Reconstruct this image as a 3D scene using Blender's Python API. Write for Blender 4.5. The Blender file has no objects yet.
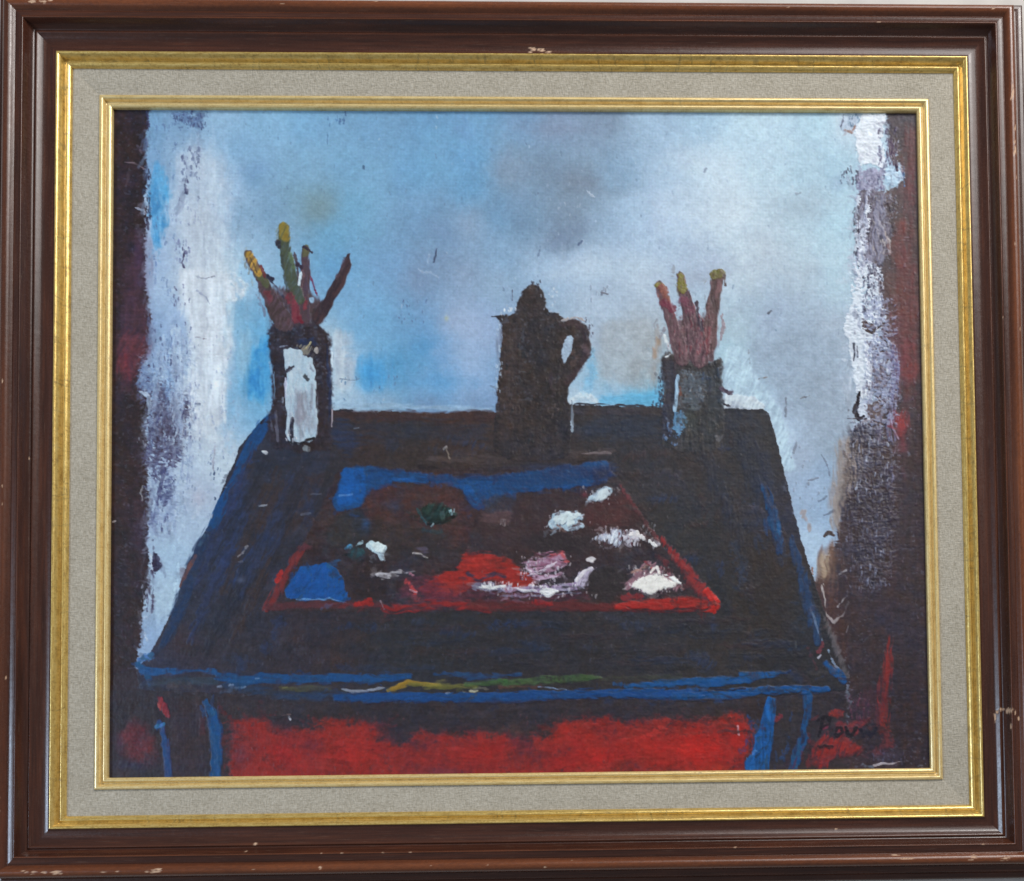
import bpy, math
import numpy as np

C = bpy.context.scene.collection
scene = bpy.context.scene
U = 0.00064                                    # one working unit in metres: the sight size is about 65 x 54 cm
Z0 = 1.55                                      # height of the picture's centre above the floor

# ---------------------------------------------------------------- camera
HW, HH = 508.05, 420.84                        # half size of the visible canvas, in units
def R3(a, b, c):
    Rx = np.array([[1, 0, 0], [0, math.cos(a), -math.sin(a)], [0, math.sin(a), math.cos(a)]])
    Ry = np.array([[math.cos(b), 0, math.sin(b)], [0, 1, 0], [-math.sin(b), 0, math.cos(b)]])
    Rz = np.array([[math.cos(c), -math.sin(c), 0], [math.sin(c), math.cos(c), 0], [0, 0, 1]])
    return Rz @ Ry @ Rx
def W(x, y, h):                                # picture coordinates (right, up, out of the wall) to world
    return (x*U, -h*U, Z0+y*U)
from mathutils import Matrix, Vector
cd = bpy.data.cameras.new('camera'); cam = bpy.data.objects.new('camera', cd); C.objects.link(cam)
rot = np.array([[1, 0, 0], [0, 0, -1], [0, 1, 0]]) @ R3(0.0411, -0.0292, -0.0130)
cam.matrix_world = Matrix.Translation(W(174.1642, -476.1813, 1495.9821)) @ Matrix(rot.tolist()).to_4x4()
cd.sensor_fit = 'HORIZONTAL'; cd.sensor_width = 36; cd.lens = 1200/1024*36
cd.shift_x = -187.3657/1024; cd.shift_y = 325.7599/1024
cd.clip_start = .01; cd.clip_end = 50
scene.camera = cam

# ---------------------------------------------------------------- light: two windows and the soft light of the room behind the camera
wd = bpy.data.worlds.new('World'); scene.world = wd; wd.use_nodes = True
bg = wd.node_tree.nodes['Background']; bg.inputs['Color'].default_value = (.88, .92, 1.0, 1); bg.inputs['Strength'].default_value = .23
def area(name, loc, aim, sx, sy, power, col):
    l = bpy.data.lights.new(name, 'AREA'); l.shape = 'RECTANGLE'; l.size = sx; l.size_y = sy; l.energy = power; l.color = col
    o = bpy.data.objects.new(name, l); C.objects.link(o)
    o.location = loc; o.rotation_euler = (Vector(aim)-Vector(loc)).to_track_quat('-Z', 'Y').to_euler()
    return o
area('window_light', (-1.9, -1.5, 1.24), (0, 0, 1.5), .42, .48, 22, (.62, .78, 1))
area('high_window_light', (0.95, -.95, 2.75), (0, 0, 1.55), .21, .21, 8, (1, .95, .92))
area('room_light', (1.1, -1.7, 3.2), (0, 0, 1.5), 1.8, 1.2, 45, (1, .98, .96))
scene.view_settings.view_transform = 'Standard'; scene.view_settings.look = 'None'
scene.view_settings.exposure = 0; scene.view_settings.gamma = 1

# ---------------------------------------------------------------- helpers
def lin(c):
    c = np.asarray(c, float)/255
    return np.where(c <= .04045, c/12.92, ((c+.055)/1.055)**2.4)
def link(name, me, parent=None, mat=None):
    o = bpy.data.objects.new(name, me); C.objects.link(o)
    if parent: o.parent = parent
    if mat: me.materials.append(mat)
    return o
def mesh(name, co, quads, smooth=True):
    me = bpy.data.meshes.new(name); n = len(quads)
    me.vertices.add(len(co)); me.vertices.foreach_set('co', np.asarray(co, np.float32).ravel())
    me.loops.add(n*4); me.loops.foreach_set('vertex_index', np.asarray(quads, np.int32).ravel())
    me.polygons.add(n); me.polygons.foreach_set('loop_start', np.arange(0, n*4, 4, dtype=np.int32))
    me.update(calc_edges=True)
    me.polygons.foreach_set('use_smooth', np.full(n, smooth))
    return me
def vcol(me, name, rgb):                        # rgb 0-255 display values
    a = me.color_attributes.new(name, 'FLOAT_COLOR', 'POINT')
    d = np.ones((len(rgb), 4), np.float32); d[:, :3] = lin(rgb); a.data.foreach_set('color', d.ravel())
def vflt(me, name, v):
    a = me.attributes.new(name, 'FLOAT', 'POINT'); a.data.foreach_set('value', np.asarray(v, np.float32))
class NT:
    def __init__(s, name):
        s.m = bpy.data.materials.new(name); s.m.use_nodes = True; s.t = s.m.node_tree
        s.b = s.t.nodes['Principled BSDF']
    def n(s, typ, **k):
        o = s.t.nodes.new(typ)
        for a, v in k.items():
            if a.startswith('i_'): o.inputs[int(a[2:]) if a[2:].isdigit() else a[2:].replace('_', ' ')].default_value = v
            else: setattr(o, a, v)
        return o
    def l(s, a, b): s.t.links.new(a, b)
    def set(s, **k):
        for a, v in k.items(): s.b.inputs[a.replace('_', ' ')].default_value = v
    def attr(s, name): return s.n('ShaderNodeAttribute', attribute_name=name)
    def math(s, op, a, b):
        o = s.n('ShaderNodeMath', operation=op)
        for i, v in enumerate((a, b)):
            if isinstance(v, (int, float)): o.inputs[i].default_value = v
            else: s.l(v, o.inputs[i])
        return o.outputs[0]
    def vec(s, x, y, z=0):
        o = s.n('ShaderNodeCombineXYZ')
        for i, v in enumerate((x, y, z)):
            if isinstance(v, (int, float)): o.inputs[i].default_value = v
            else: s.l(v, o.inputs[i])
        return o.outputs[0]
    def noise(s, v, scale, detail=4, rough=.6):
        o = s.n('ShaderNodeTexNoise', i_Scale=scale, i_Detail=detail, i_Roughness=rough); s.l(v, o.inputs['Vector']); return o.outputs['Fac']
    def ramp(s, f, stops):
        o = s.n('ShaderNodeValToRGB'); e = o.color_ramp.elements
        while len(e) < len(stops): e.new(.5)
        for q, (p, c) in zip(e, stops):
            q.position = p; q.color = (*(lin(c) if len(np.atleast_1d(c)) == 3 else (c, c, c)), 1)
        s.l(f, o.inputs[0]); return o.outputs[0]
    def mix(s, f, a, b):
        o = s.n('ShaderNodeMix', data_type='RGBA')
        if isinstance(f, (int, float)): o.inputs[0].default_value = f
        else: s.l(f, o.inputs[0])
        for i, v in ((6, a), (7, b)):
            if isinstance(v, tuple): o.inputs[i].default_value = (*lin(v), 1)
            else: s.l(v, o.inputs[i])
        return o.outputs[2]
    def bump(s, h, strength, dist=.001):
        o = s.n('ShaderNodeBump', i_Strength=strength, i_Distance=dist); s.l(h, o.inputs['Height']); s.l(o.outputs[0], s.b.inputs['Normal'])
RELIEF = .7
# ---- PAINT BEGIN ----
class Painter:
    """Lays oil paint, stroke by stroke, on a fine grid over the canvas:
    pigment colour, paint thickness and the motif each spot belongs to."""
    def __init__(s, X, Y, sx):
        s.X, s.Y = X, Y; s.ny, s.nx = X.shape; s.k = sx      # X, Y are image pixel coordinates, k = grid cells per image pixel
        s.rgb = np.zeros((s.ny, s.nx, 3)); s.h = np.zeros((s.ny, s.nx)); s.id = np.zeros((s.ny, s.nx), int)
        s.seed = 100
    def grid(s, sl): return s.X[sl], s.Y[sl]
    def box(s, x0, y0, x1, y1, pad):
        m = pad + 6
        k = s.k
        ax, ay = s.X[s.ny//2, 0], s.Y[0, s.nx//2]
        i0 = int(max(0, (y0-m-ay)*k-14)); i1 = int(min(s.ny, (y1+m-ay)*k+14))
        j0 = int(max(0, (x0-m-ax)*k-14)); j1 = int(min(s.nx, (x1+m-ax)*k+14))
        return (slice(i0, max(i1, i0+1)), slice(j0, max(j1, j0+1)))
    def vn(s, x, y, seed):
        r = np.random.RandomState(seed).rand(256, 256)
        xi = np.floor(x).astype(int); yi = np.floor(y).astype(int)
        fx = x-xi; fy = y-yi; fx = fx*fx*(3-2*fx); fy = fy*fy*(3-2*fy)
        a = r[yi & 255, xi & 255]; b = r[yi & 255, (xi+1) & 255]; c = r[(yi+1) & 255, xi & 255]; d = r[(yi+1) & 255, (xi+1) & 255]
        return (a*(1-fx)+b*fx)*(1-fy)+(c*(1-fx)+d*fx)*fy
    KINDS = dict(c=[(4, 4, .5), (1.9, 1.9, .5)], cc=[(9, 9, .4), (4, 4, .35), (1.8, 1.8, .25)], big=[(40, 40, .45), (18, 18, .3), (7, 7, .25)],
                 v=[(2.2, 22, .55), (1.6, 6, .45)], vv=[(5, 40, .5), (2.2, 16, .5)], h=[(22, 2.4, .55), (6, 1.7, .45)], w=[(3.6, 2.0, .55), (1.9, 1.5, .45)], d=[(2.4, 18, .55), (1.7, 6, .45)])
    def noise(s, sl, kind, seed):
        if not hasattr(s, 'bank'): s.bank = {}
        M = 420
        if kind not in s.bank:                     # one large sheet of each grain, cut from at shifting places
            x, y = np.meshgrid(np.arange(s.nx+M)/s.k, np.arange(s.ny+M)/s.k)
            q = 1000+10*list(s.KINDS).index(kind)
            wx = (s.vn(x/11, y/11, q+7)-.5)*5; wy = (s.vn(x/11, y/11, q+8)-.5)*5
            if kind == 'd': x, y = x+y*.5, y-x*.5
            s.bank[kind] = sum(w*s.vn((x+wx)/a+i*17.3, (y+wy)/b+i*9.1, q+i) for i, (a, b, w) in enumerate(s.KINDS[kind])).astype(np.float32)
        dy = (seed*97+31) % M; dx = (seed*61+17) % M
        i, j = sl
        return s.bank[kind][i.start+dy:i.stop+dy, j.start+dx:j.stop+dx]
    def blur(s, m, r):
        r = int(round(r*s.k*.62))
        if r < 1: return m
        n = 2*r+1
        for _ in range(2):
            p = np.pad(m, [(r+1, r), (0, 0)], mode='edge'); c = np.cumsum(p, 0); m = (c[n:]-c[:-n])/n
            p = np.pad(m, [(0, 0), (r+1, r)], mode='edge'); c = np.cumsum(p, 1); m = (c[:, n:]-c[:, :-n])/n
        return m
    def lay(s, sl, cov, col, amp=.5, n='c', soft=.25, a=1., h=.15, var=.12, vn=None, rid=None, col2=None, warm=.0, thin=1.):
        s.seed += 13; sd = s.seed; cov = cov*thin
        nz = s.noise(sl, n, sd); nz = np.clip((nz-.5)*1.9+.5, 0, 1)
        m = np.clip((cov+amp*1.15*(nz-.5)-.5)/(soft*1.45)+.5, 0, 1); m = m*m*(3-2*m)
        m = m*np.clip(cov*12, 0, 1)
        col = np.array(col, float)
        v = s.noise(sl, vn or n, sd+50)-.5; v2 = s.noise(sl, 'cc', sd+60)-.5
        c = np.ones(m.shape+(3,))*col
        if col2 is not None:
            t = np.clip((v+v2)*1.6+.5, 0, 1)[..., None]; c = c*(1-t)+np.array(col2, float)*t
        c = c*(1+var*2.6*v[..., None]+var*1.6*v2[..., None])
        ma = (m*a)[..., None]
        s.rgb[sl] = s.rgb[sl]*(1-ma)+c*ma
        s.h[sl] += m*h*(.45+2.1*(v+.35))
        if rid is not None: s.id[sl] = np.where(m > .5, rid, s.id[sl])
    def poly(s, pts, col, r=1.2, warp=1.2, ws=7, **k):
        pts = np.array(pts, float); sl = s.box(*pts.min(0), *pts.max(0), r*2+warp*2)
        X, Y = s.grid(sl); s.seed += 5
        x = X+(s.vn(X/ws, Y/ws, s.seed)-.5)*2*warp; y = Y+(s.vn(X/ws, Y/ws, s.seed+1)-.5)*2*warp
        ins = np.zeros(X.shape, bool); n = len(pts)
        for i in range(n):
            (xa, ya), (xb, yb) = pts[i], pts[(i+1) % n]
            if ya == yb: continue
            c = ((ya > y) != (yb > y)) & (x < (xb-xa)*(y-ya)/(yb-ya)+xa)
            ins ^= c
        s.lay(sl, s.blur(ins.astype(float), r), col, **k)
    def line(s, pts, w, col, r=1.2, warp=.8, ws=6, dash=0, taper=0, **k):
        pts = np.array(pts, float); w = np.atleast_1d(np.array(w, float))
        if len(w) < len(pts): w = np.interp(np.linspace(0, 1, len(pts)), np.linspace(0, 1, len(w)), w)
        sl = s.box(*pts.min(0), *pts.max(0), w.max()+r)
        X, Y = s.grid(sl); s.seed += 5
        x = X+(s.vn(X/ws, Y/ws, s.seed)-.5)*2*warp; y = Y+(s.vn(X/ws, Y/ws, s.seed+1)-.5)*2*warp
        best = np.full(X.shape, -1e9)
        for i in range(len(pts)-1):
            (xa, ya), (xb, yb) = pts[i], pts[i+1]; dx, dy = xb-xa, yb-ya; L2 = dx*dx+dy*dy+1e-9
            t = np.clip(((x-xa)*dx+(y-ya)*dy)/L2, 0, 1)
            d = np.hypot(x-xa-t*dx, y-ya-t*dy)
            best = np.maximum(best, (w[i]+(w[i+1]-w[i])*t)/2-d)
        s.lay(sl, np.clip(.5+best/(2*r), 0, 1), col, **k)
    def smear(s, n, box, angs, L=(5, 14), w=(2, 5), a=.4, seed=1, inside=None, jit=.08):
        """Drags wet paint a little way: each touch carries the colour it starts from."""
        R = np.random.RandomState(seed); x0, y0, x1, y1 = box
        for _ in range(n):
            x = R.uniform(x0, x1); y = R.uniform(y0, y1)
            j = int(np.clip((x-s.X[s.ny//2, 0])*s.k, 0, s.nx-1)); i = int(np.clip((y-s.Y[0, s.nx//2])*s.k, 0, s.ny-1))
            if inside is not None and s.id[i, j] not in inside: continue
            an = math.radians(angs[R.randint(len(angs))]+R.randn()*14); l = R.uniform(*L)*R.choice([-1, 1]); ww = R.uniform(*w)
            dx, dy = math.cos(an)*l, math.sin(an)*l
            c = s.rgb[i, j]*(1+jit*R.randn())
            s.line([(x, y), (x+dx*.5, y+dy*.5+R.randn()), (x+dx, y+dy)], [ww*.6, ww, ww*.35], c, r=max(1., ww*.4), amp=1.0, n='dvhwc'[R.randint(5)], soft=.7, a=a*R.uniform(.5, 1), h=.08, var=.08, warp=1.5, ws=6)
    def mottle(s, ids, warm=8, lum=.2, seed=500, box=None):
        sl = (slice(0, s.ny), slice(0, s.nx)); m = np.isin(s.id, ids).astype(float)
        if box is not None: m = m*((s.X > box[0]) & (s.Y > box[1]) & (s.X < box[2]) & (s.Y < box[3]))
        m = (m*np.clip((110-s.rgb.mean(-1))/50, 0, 1))[..., None]
        t = ((s.noise(sl, 'cc', seed)-.5)+(s.noise(sl, 'big', seed+3)-.5))[..., None]; q = (.25*(s.noise(sl, 'c', seed+5)-.5)+.45*(s.noise(sl, 'w', seed+6)-.5)+.6*(s.noise(sl, 'h', seed+9)-.5)+.25*(s.noise(sl, 'v', seed+11)-.5))[..., None]
        s.rgb += m*(t*2*warm*np.array([1., .1, -1.])+s.rgb*lum*2*q)
    def blob(s, x, y, rx, ry, col, a=.6, ang=0, n='cc', pw=1.5, jit=.5, **kk):
        sl = s.box(x-rx*2.2, y-ry*2.2, x+rx*2.2, y+ry*2.2, max(rx, ry)*.3)
        X, Y = s.grid(sl); s.seed += 5
        ca, sa = math.cos(math.radians(ang)), math.sin(math.radians(ang))
        u = ((X-x)*ca+(Y-y)*sa)/rx; v = (-(X-x)*sa+(Y-y)*ca)/ry
        d = np.sqrt(u*u+v*v)*(1+jit*(s.noise(sl, n, s.seed)-.5)*2)
        m = np.exp(-d**2*pw)*a
        v3 = (s.noise(sl, n, s.seed+9)-.5)
        c = np.array(col, float)*(1+.12*v3[..., None])
        s.rgb[sl] = s.rgb[sl]*(1-m[..., None])+c*m[..., None]
    def specks(s, x0, y0, x1, y1, n, col, r=(.7, 1.6), asp=1.0, a=.9, h=.3, seed=1, var=.15):
        R = np.random.RandomState(seed)
        for _ in range(n):
            x = x0+(x1-x0)*R.rand(); y = y0+(y1-y0)*R.rand(); q = r[0]+(r[1]-r[0])*R.rand()**2; an = R.rand()*.6-.3
            L = q*asp*(.6+R.rand())
            s.line([(x-L*math.sin(an), y-L*math.cos(an)), (x+L*math.sin(an), y+L*math.cos(an))], q*1.3, np.array(col)*(1+var*(R.rand()-.5)), r=.9, amp=.5, n='c', soft=.5, a=a*(.6+.4*R.rand()), h=h, warp=.6, ws=3)
    def field(s, pts, p=3.0, eps=8):
        P = np.array([q[:2] for q in pts], float); C = np.array([q[2:] for q in pts], float)
        st = 6
        X = s.X[::st, ::st]; Y = s.Y[::st, ::st]
        w = 1/(((X[..., None]-P[:, 0])**2+(Y[..., None]-P[:, 1])**2+eps*eps)**(p/2))
        F = (w[..., None]*C).sum(2)/w.sum(2)[..., None]
        gi = np.arange(s.ny)/st; gj = np.arange(s.nx)/st
        i0 = np.minimum(gi.astype(int), F.shape[0]-2); j0 = np.minimum(gj.astype(int), F.shape[1]-2)
        fi = np.clip(gi-i0, 0, 1)[:, None, None]; fj = np.clip(gj-j0, 0, 1)[None, :, None]
        A = F[i0][:, j0]; B = F[i0][:, j0+1]; Cc = F[i0+1][:, j0]; D = F[i0+1][:, j0+1]
        return (A*(1-fj)+B*fj)*(1-fi)+(Cc*(1-fj)+D*fj)*fi

T_TABLE, T_PALETTE, T_POT, T_JAR_A, T_JAR_B, T_BR_A, T_BR_B = 1, 2, 3, 4, 5, 10, 20
T_SIGN = 30

def paint(X, Y, k):  # all stroke positions and widths below are in image pixels
    s = Painter(X, Y, k); full = (slice(0, s.ny), slice(0, s.nx))
    # 1. the pale wall behind the table, scumbled in blues, greys and white
    sky = [(150,118,120,160,202),(180,120,128,163,203),(220,118,150,186,222),(262,122,138,181,221),(310,120,126,172,216),(370,120,113,156,202),(430,120,106,152,202),(480,120,110,157,207),(520,120,120,155,196),(560,120,127,148,180),(600,120,124,145,172),(650,120,146,171,198),(700,120,152,181,208),(760,120,172,197,220),(820,120,160,190,212),(850,120,176,194,214),
    (150,170,124,160,204),(166,175,140,172,208),(195,168,186,202,224),(220,170,178,200,226),(240,150,136,178,220),(255,175,124,164,206),(300,170,130,170,206),(350,170,118,163,206),(420,170,108,157,206),(470,160,103,154,206),(470,185,104,154,204),(510,170,126,147,176),(550,170,120,146,174),(580,185,120,140,162),(620,170,130,160,192),(660,165,152,178,206),(720,170,181,202,226),(770,165,172,196,218),(800,175,160,187,208),(835,170,154,184,206),
    (150,225,170,192,226),(200,215,196,208,226),(218,240,186,204,228),(222,195,184,202,226),(240,215,138,172,206),(272,210,130,166,202),(300,195,126,164,192),(318,206,120,150,164),(335,235,110,164,210),(350,210,114,164,206),(420,215,116,155,200),(440,232,114,146,186),(470,225,134,158,192),(500,215,112,152,196),(522,222,116,146,178),(562,235,118,140,168),(575,215,122,142,166),(600,220,150,176,206),(640,215,160,184,212),(668,210,172,192,220),(740,215,182,202,224),(790,215,164,186,204),(812,205,158,180,198),(836,220,160,190,212),
    (152,270,168,192,228),(200,275,206,216,234),(226,270,202,217,236),(248,270,150,190,226),(345,290,122,168,212),(335,265,110,166,218),(390,270,120,161,207),(420,282,122,150,188),(445,270,124,150,184),(462,275,146,168,200),(497,285,150,176,206),(502,260,140,172,208),(540,265,160,186,216),(590,262,178,198,224),(640,245,162,184,212),(650,280,168,184,206),(700,262,162,178,202),(745,270,176,192,210),(770,240,172,190,208),(800,270,164,180,196),(838,270,166,192,212),
    (152,330,138,166,208),(172,330,164,189,228),(208,330,207,217,236),(226,350,202,214,236),(238,320,148,188,220),(246,350,140,182,214),(258,330,100,166,220),(333,340,176,200,220),(342,358,190,202,220),(358,330,120,172,220),(375,318,116,168,216),(420,330,112,160,210),(430,310,118,158,204),(452,320,148,170,208),(445,350,120,162,212),(485,330,156,177,216),(600,310,172,190,212),(615,340,164,180,196),(640,320,168,180,192),(590,335,168,186,206),(650,340,162,172,180),(728,350,162,192,212),(735,330,168,190,206),(775,320,158,172,188),(800,345,152,166,180),(838,330,166,178,190),
    (165,380,152,182,222),(200,385,202,214,236),(228,385,168,198,228),(240,400,160,192,224),(255,380,66,150,222),(262,360,84,158,222),(255,408,120,176,222),(340,385,182,202,220),(350,400,168,192,216),(368,375,72,154,224),(400,365,92,158,212),(425,345,88,152,210),(440,382,100,160,220),(480,380,134,168,216),(592,385,158,196,228),(612,375,164,186,204),(640,370,160,168,172),(652,395,92,172,226),(735,380,176,207,232),(760,390,166,194,216),(780,370,152,166,182),(820,390,152,164,176),(840,400,160,170,180),
    (345,407,164,190,216),(380,404,140,172,204),(430,406,118,148,188),(480,406,120,150,192),(580,402,192,206,226),(610,398,150,190,226),(640,404,112,182,228),(735,402,196,212,232),(765,408,186,206,230),(790,405,164,176,192),(830,420,160,170,182),
    (215,440,200,213,232),(185,440,190,206,230),(200,490,176,190,214),(180,520,174,194,222),(172,560,168,194,224),(165,600,178,202,228),(150,640,150,176,216),(225,470,192,208,228),
    (785,430,190,208,230),(800,455,164,176,192),(808,490,164,182,206),(826,470,152,172,196),(806,540,178,198,222),(825,510,158,180,206),(835,450,152,166,178)]
    sky = [q[:2]+tuple(c*(1+(.055 if q[0] > 630 and q[1] < 310 else .0)) for c in q[2:]) for q in sky]
    sky = [(q[0], q[1], q[2]-3, q[3]+1, q[4]+9) if q[0] > 760 and q[1] > 310 else q for q in sky]
    sky = [(q[0], q[1], q[2]+4, q[3]+4, q[4]+1) if 330 < q[0] < 520 and q[1] < 240 else q for q in sky]
    F = s.field(sky, 3.2, 10)
    wx = (s.noise(full, 'big', 3)-.5); 
    s.rgb[:] = F
    n1 = s.noise(full, 'big', 5)-.5; n2 = s.noise(full, 'd', 6)-.5; n3 = s.noise(full, 'c', 8)-.5; n4 = s.noise(full, 'w', 9)-.5
    s.rgb *= (1+.10*n1+.05*n2+.05*n3+.05*n4)[..., None]
    s.h += .12+.25*(n2+.5)+.2*n3
    # scumbled smears with brush direction
    R = np.random.RandomState(4)
    for q in range(340):
        x = 155+R.rand()*690; y = 115+R.rand()*300
        a = R.rand()*180; L = 8+R.rand()*26; w = 4+R.rand()*9
        dx, dy = math.cos(math.radians(a))*L, math.sin(math.radians(a))*L
        j = np.clip(int((x-s.X[s.ny//2, 0])*k), 0, s.nx-1); i = np.clip(int((y-s.Y[0, s.nx//2])*k), 0, s.ny-1)
        c = F[i, j]*(1+.09*(R.rand()-.5))+R.randn(3)*2
        s.line([(x-dx, y-dy), (x, y), (x+dx, y+dy)], [w*.5, w, w*.4], c, r=w*.5, amp=.5, n='c', soft=1.2, a=.30, h=.08, var=.03, warp=3, ws=14)
    for q in range(70):                                   # knife-dragged whites with a clear edge
        x = 540+R.rand()*300; y = 125+R.rand()*230
        L = 6+R.rand()*12; a = R.rand()*180; dx, dy = math.cos(a)*L, math.sin(a)*L*.7
        j = int(np.clip((x-s.X[s.ny//2, 0])*k, 0, s.nx-1)); i = int(np.clip((y-s.Y[0, s.nx//2])*k, 0, s.ny-1))
        s.line([(x-dx, y-dy), (x+dx, y+dy)], [3, 9], F[i, j]*(1.04+.03*R.rand()), r=3, amp=.7, n='cc', soft=.9, a=.35, h=.15, var=.03, warp=3)
    s.specks(230, 115, 850, 400, 150, (92,112,140), r=(.5, 1.0), asp=1.4, a=.45, h=-.1, seed=21)
    s.specks(340, 115, 850, 400, 60, (205,218,235), r=(.5, 1.1), asp=1.2, a=.5, h=.2, seed=22)
    s.specks(200, 110, 300, 290, 25, (85,105,140), r=(.5, 1.0), a=.45, h=-.1, seed=23)
    s.blob(470,360,26,50,(160,184,222),a=.75); s.blob(462,320,22,22,(166,184,216),a=.6); s.blob(425,385,20,16,(130,172,216),a=.5); s.blob(560,275,26,12,(180,200,226),a=.6); s.blob(600,300,40,22,(176,194,218),a=.5)
    s.blob(722,205,48,42,(202,214,231),a=.6); s.blob(690,160,36,20,(196,210,228),a=.45); s.blob(765,250,26,26,(192,204,220),a=.4); s.blob(562,178,44,13,(114,134,156),a=.55,ang=15); s.blob(570,236,24,11,(118,136,160),a=.5,ang=-25); s.blob(640,270,26,26,(190,206,226),a=.45)
    # passages of stronger colour
    s.line([(158,168),(160,195),(159,222),(157,243)], [10,20,17,10], (58,146,222), r=3.5, amp=.6, n='v', soft=.6, a=.85, col2=(96,166,224))
    s.line([(166,190),(170,196)], 8, (90,165,225), r=3, amp=.6, soft=.7, a=.6)
    s.poly([(176,160),(196,145),(222,160),(228,230),(226,262),(205,268),(182,262),(178,200)], (196,208,229), r=9, amp=.8, n='vv', soft=1., a=.5)
    s.poly([(186,225),(205,195),(220,240),(222,268),(190,272)], (196,207,224), r=7, amp=.7, n='vv', soft=.9, a=.6)
    s.poly([(180,268),(228,272),(246,292),(230,300),(229,350),(225,420),(196,440),(186,400),(188,330),(182,300)], (214,222,238), r=5, amp=.6, n='vv', soft=.8, a=.85)
    s.line([(232,272),(247,285),(240,298),(226,300)], [3,5,4,2], (212,222,236), r=1.5, amp=.6, soft=.5, a=.7, h=.3)
    s.poly([(236,300),(266,300),(268,330),(270,400),(258,412),(236,400)], (120,178,224), r=5, amp=.4, n='vv', soft=.9, a=.45)
    s.poly([(252,352),(268,335),(270,385),(266,402),(250,396),(246,372)], (46,142,222), r=5, amp=.9, n='vv', soft=1., a=.8, col2=(78,160,224))
    s.line([(246,335),(245,375)], 10, (156,190,214), r=4, amp=.6, n='vv', soft=.8, a=.5)
    s.poly([(360,362),(384,358),(388,378),(374,386),(362,380)], (64,150,224), r=9, amp=.9, n='vv', soft=1.3, a=.6)
    s.poly([(334,330),(350,332),(354,376),(345,392),(334,384)], (194,204,218), r=4, amp=.4, n='vv', soft=.9, a=.7)
    s.line([(334,402),(360,405),(420,407),(490,409)], [5,4,5,4], (158,186,214), r=2, amp=.5, n='h', soft=.6, a=.6)
    s.poly([(640,392),(655,392),(662,404),(640,406),(596,404),(600,396)], (92,172,226), r=3.5, amp=.4, n='h', soft=.9, a=.7)
    s.poly([(600,322),(650,318),(658,385),(642,392),(612,380),(600,376)], (170,178,184), r=4, amp=.4, n='cc', soft=.9, a=.6)
    s.line([(590,352),(592,375),(584,392)], [7,9,7], (118,180,228), r=3, amp=.5, soft=.8, a=.6)
    s.line([(572,400),(584,394),(596,402)], [5,7,5], (212,220,232), r=2, amp=.5, soft=.6, a=.7)
    s.line([(657,330),(655,362),(652,388)], [5,7,4], (150,140,132), r=3, amp=.6, n='v', soft=.8, a=.5)
    s.poly([(724,345),(748,350),(752,372),(782,410),(796,470),(780,470),(768,408),(724,400)], (182,208,232), r=3, amp=.4, n='d', soft=.7, a=.8, h=.3)
    s.poly([(724,392),(755,396),(764,404),(762,411),(724,409)], (208,218,232), r=2, amp=.5, n='d', soft=.5, a=.8, h=.4)
    s.poly([(750,340),(840,330),(848,420),(842,460),(800,440),(776,395),(752,372)], (152,170,192), r=6, amp=.6, n='cc', soft=1., a=.55)
    s.blob(545,165,45,14,(120,144,172),a=.5,ang=20); s.blob(580,182,26,14,(124,138,158),a=.6,ang=10); s.blob(565,238,28,10,(120,140,170),a=.6,ang=-30)
    s.blob(318,206,20,16,(124,150,158),a=.5); s.blob(560,128,50,9,(128,142,170),a=.5); s.blob(440,232,22,10,(120,146,186),a=.5,ang=30)
    s.blob(800,205,30,12,(158,178,194),a=.6); s.blob(700,275,46,10,(160,172,192),a=.6,ang=-12)
    s.blob(600,265,50,16,(186,204,228),a=.6); s.blob(690,195,40,22,(184,204,228),a=.5); s.blob(420,275,22,24,(126,148,182),a=.5); s.blob(470,330,24,24,(164,184,218),a=.5)
    s.blob(455,300,28,16,(150,172,204),a=.5); s.blob(446,318,3,3.5,(190,196,150),a=.6); s.blob(432,382,50,10,(96,158,218),a=.5)
    # 2. dark curtain at the left edge
    L = [(100,100),(149,100),(149,112),(146,150),(147,190),(147,216),(145,250),(145,285),(149,305),(151,330),(149,352),(141,368),(137,380),(147,392),(150,412),(145,428),(147,446),(148,470),(149,500),(148,540),(149,562),(147,590),(143,612),(140,640),(136,668),(150,700),(120,790),(100,790)]
    s.poly(L, (44,34,36), r=2.2, amp=.6, n='w', soft=.4, col2=(50,37,44), vn='cc', h=.25, var=.12)
    s.line([(112,100),(111,450),(109,790)], 7, (40,22,24), r=3, amp=.3, n='vv', soft=1., a=.8)
    s.poly([(134,232),(146,238),(147,300),(151,340),(146,352),(122,390),(122,300)], (86,56,76), r=7, amp=.6, n='vv', soft=1.1, a=.65)
    s.poly([(122,335),(140,332),(149,345),(140,362),(132,380),(122,372)], (122,58,66), r=6, amp=.9, n='d', soft=1.2, a=.6)
    s.poly([(120,355),(132,352),(130,378),(122,374)], (132,46,54), r=6, amp=.9, n='v', soft=1.2, a=.5)
    s.blob(140,525,8,30,(74,50,68),a=.5); s.blob(138,262,5,28,(70,48,70),a=.5)
    s.line([(125,162),(133,163),(144,168)], [1,2,1.4], (128,112,120), r=.8, amp=1., n='h', soft=.5, a=.8)
    s.line([(137,145),(142,154)], 1.4, (96,86,100), r=.8, amp=.8, soft=.6, a=.7)
    s.line([(134,207),(143,211),(145,214)], [1,3.5,2], (160,165,188), r=.8, amp=.8, soft=.4, h=.5)
    s.line([(145,196),(147,206)], [4,3], (180,196,222), r=1, amp=.7, soft=.5, h=.4)
    # blue-violet drag along that edge
    s.specks(146,112,150,150,16,(52,52,88),asp=1.6,seed=2); s.specks(146,165,151,230,26,(40,36,52),asp=1.5,seed=3,r=(.7,1.5))
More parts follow.
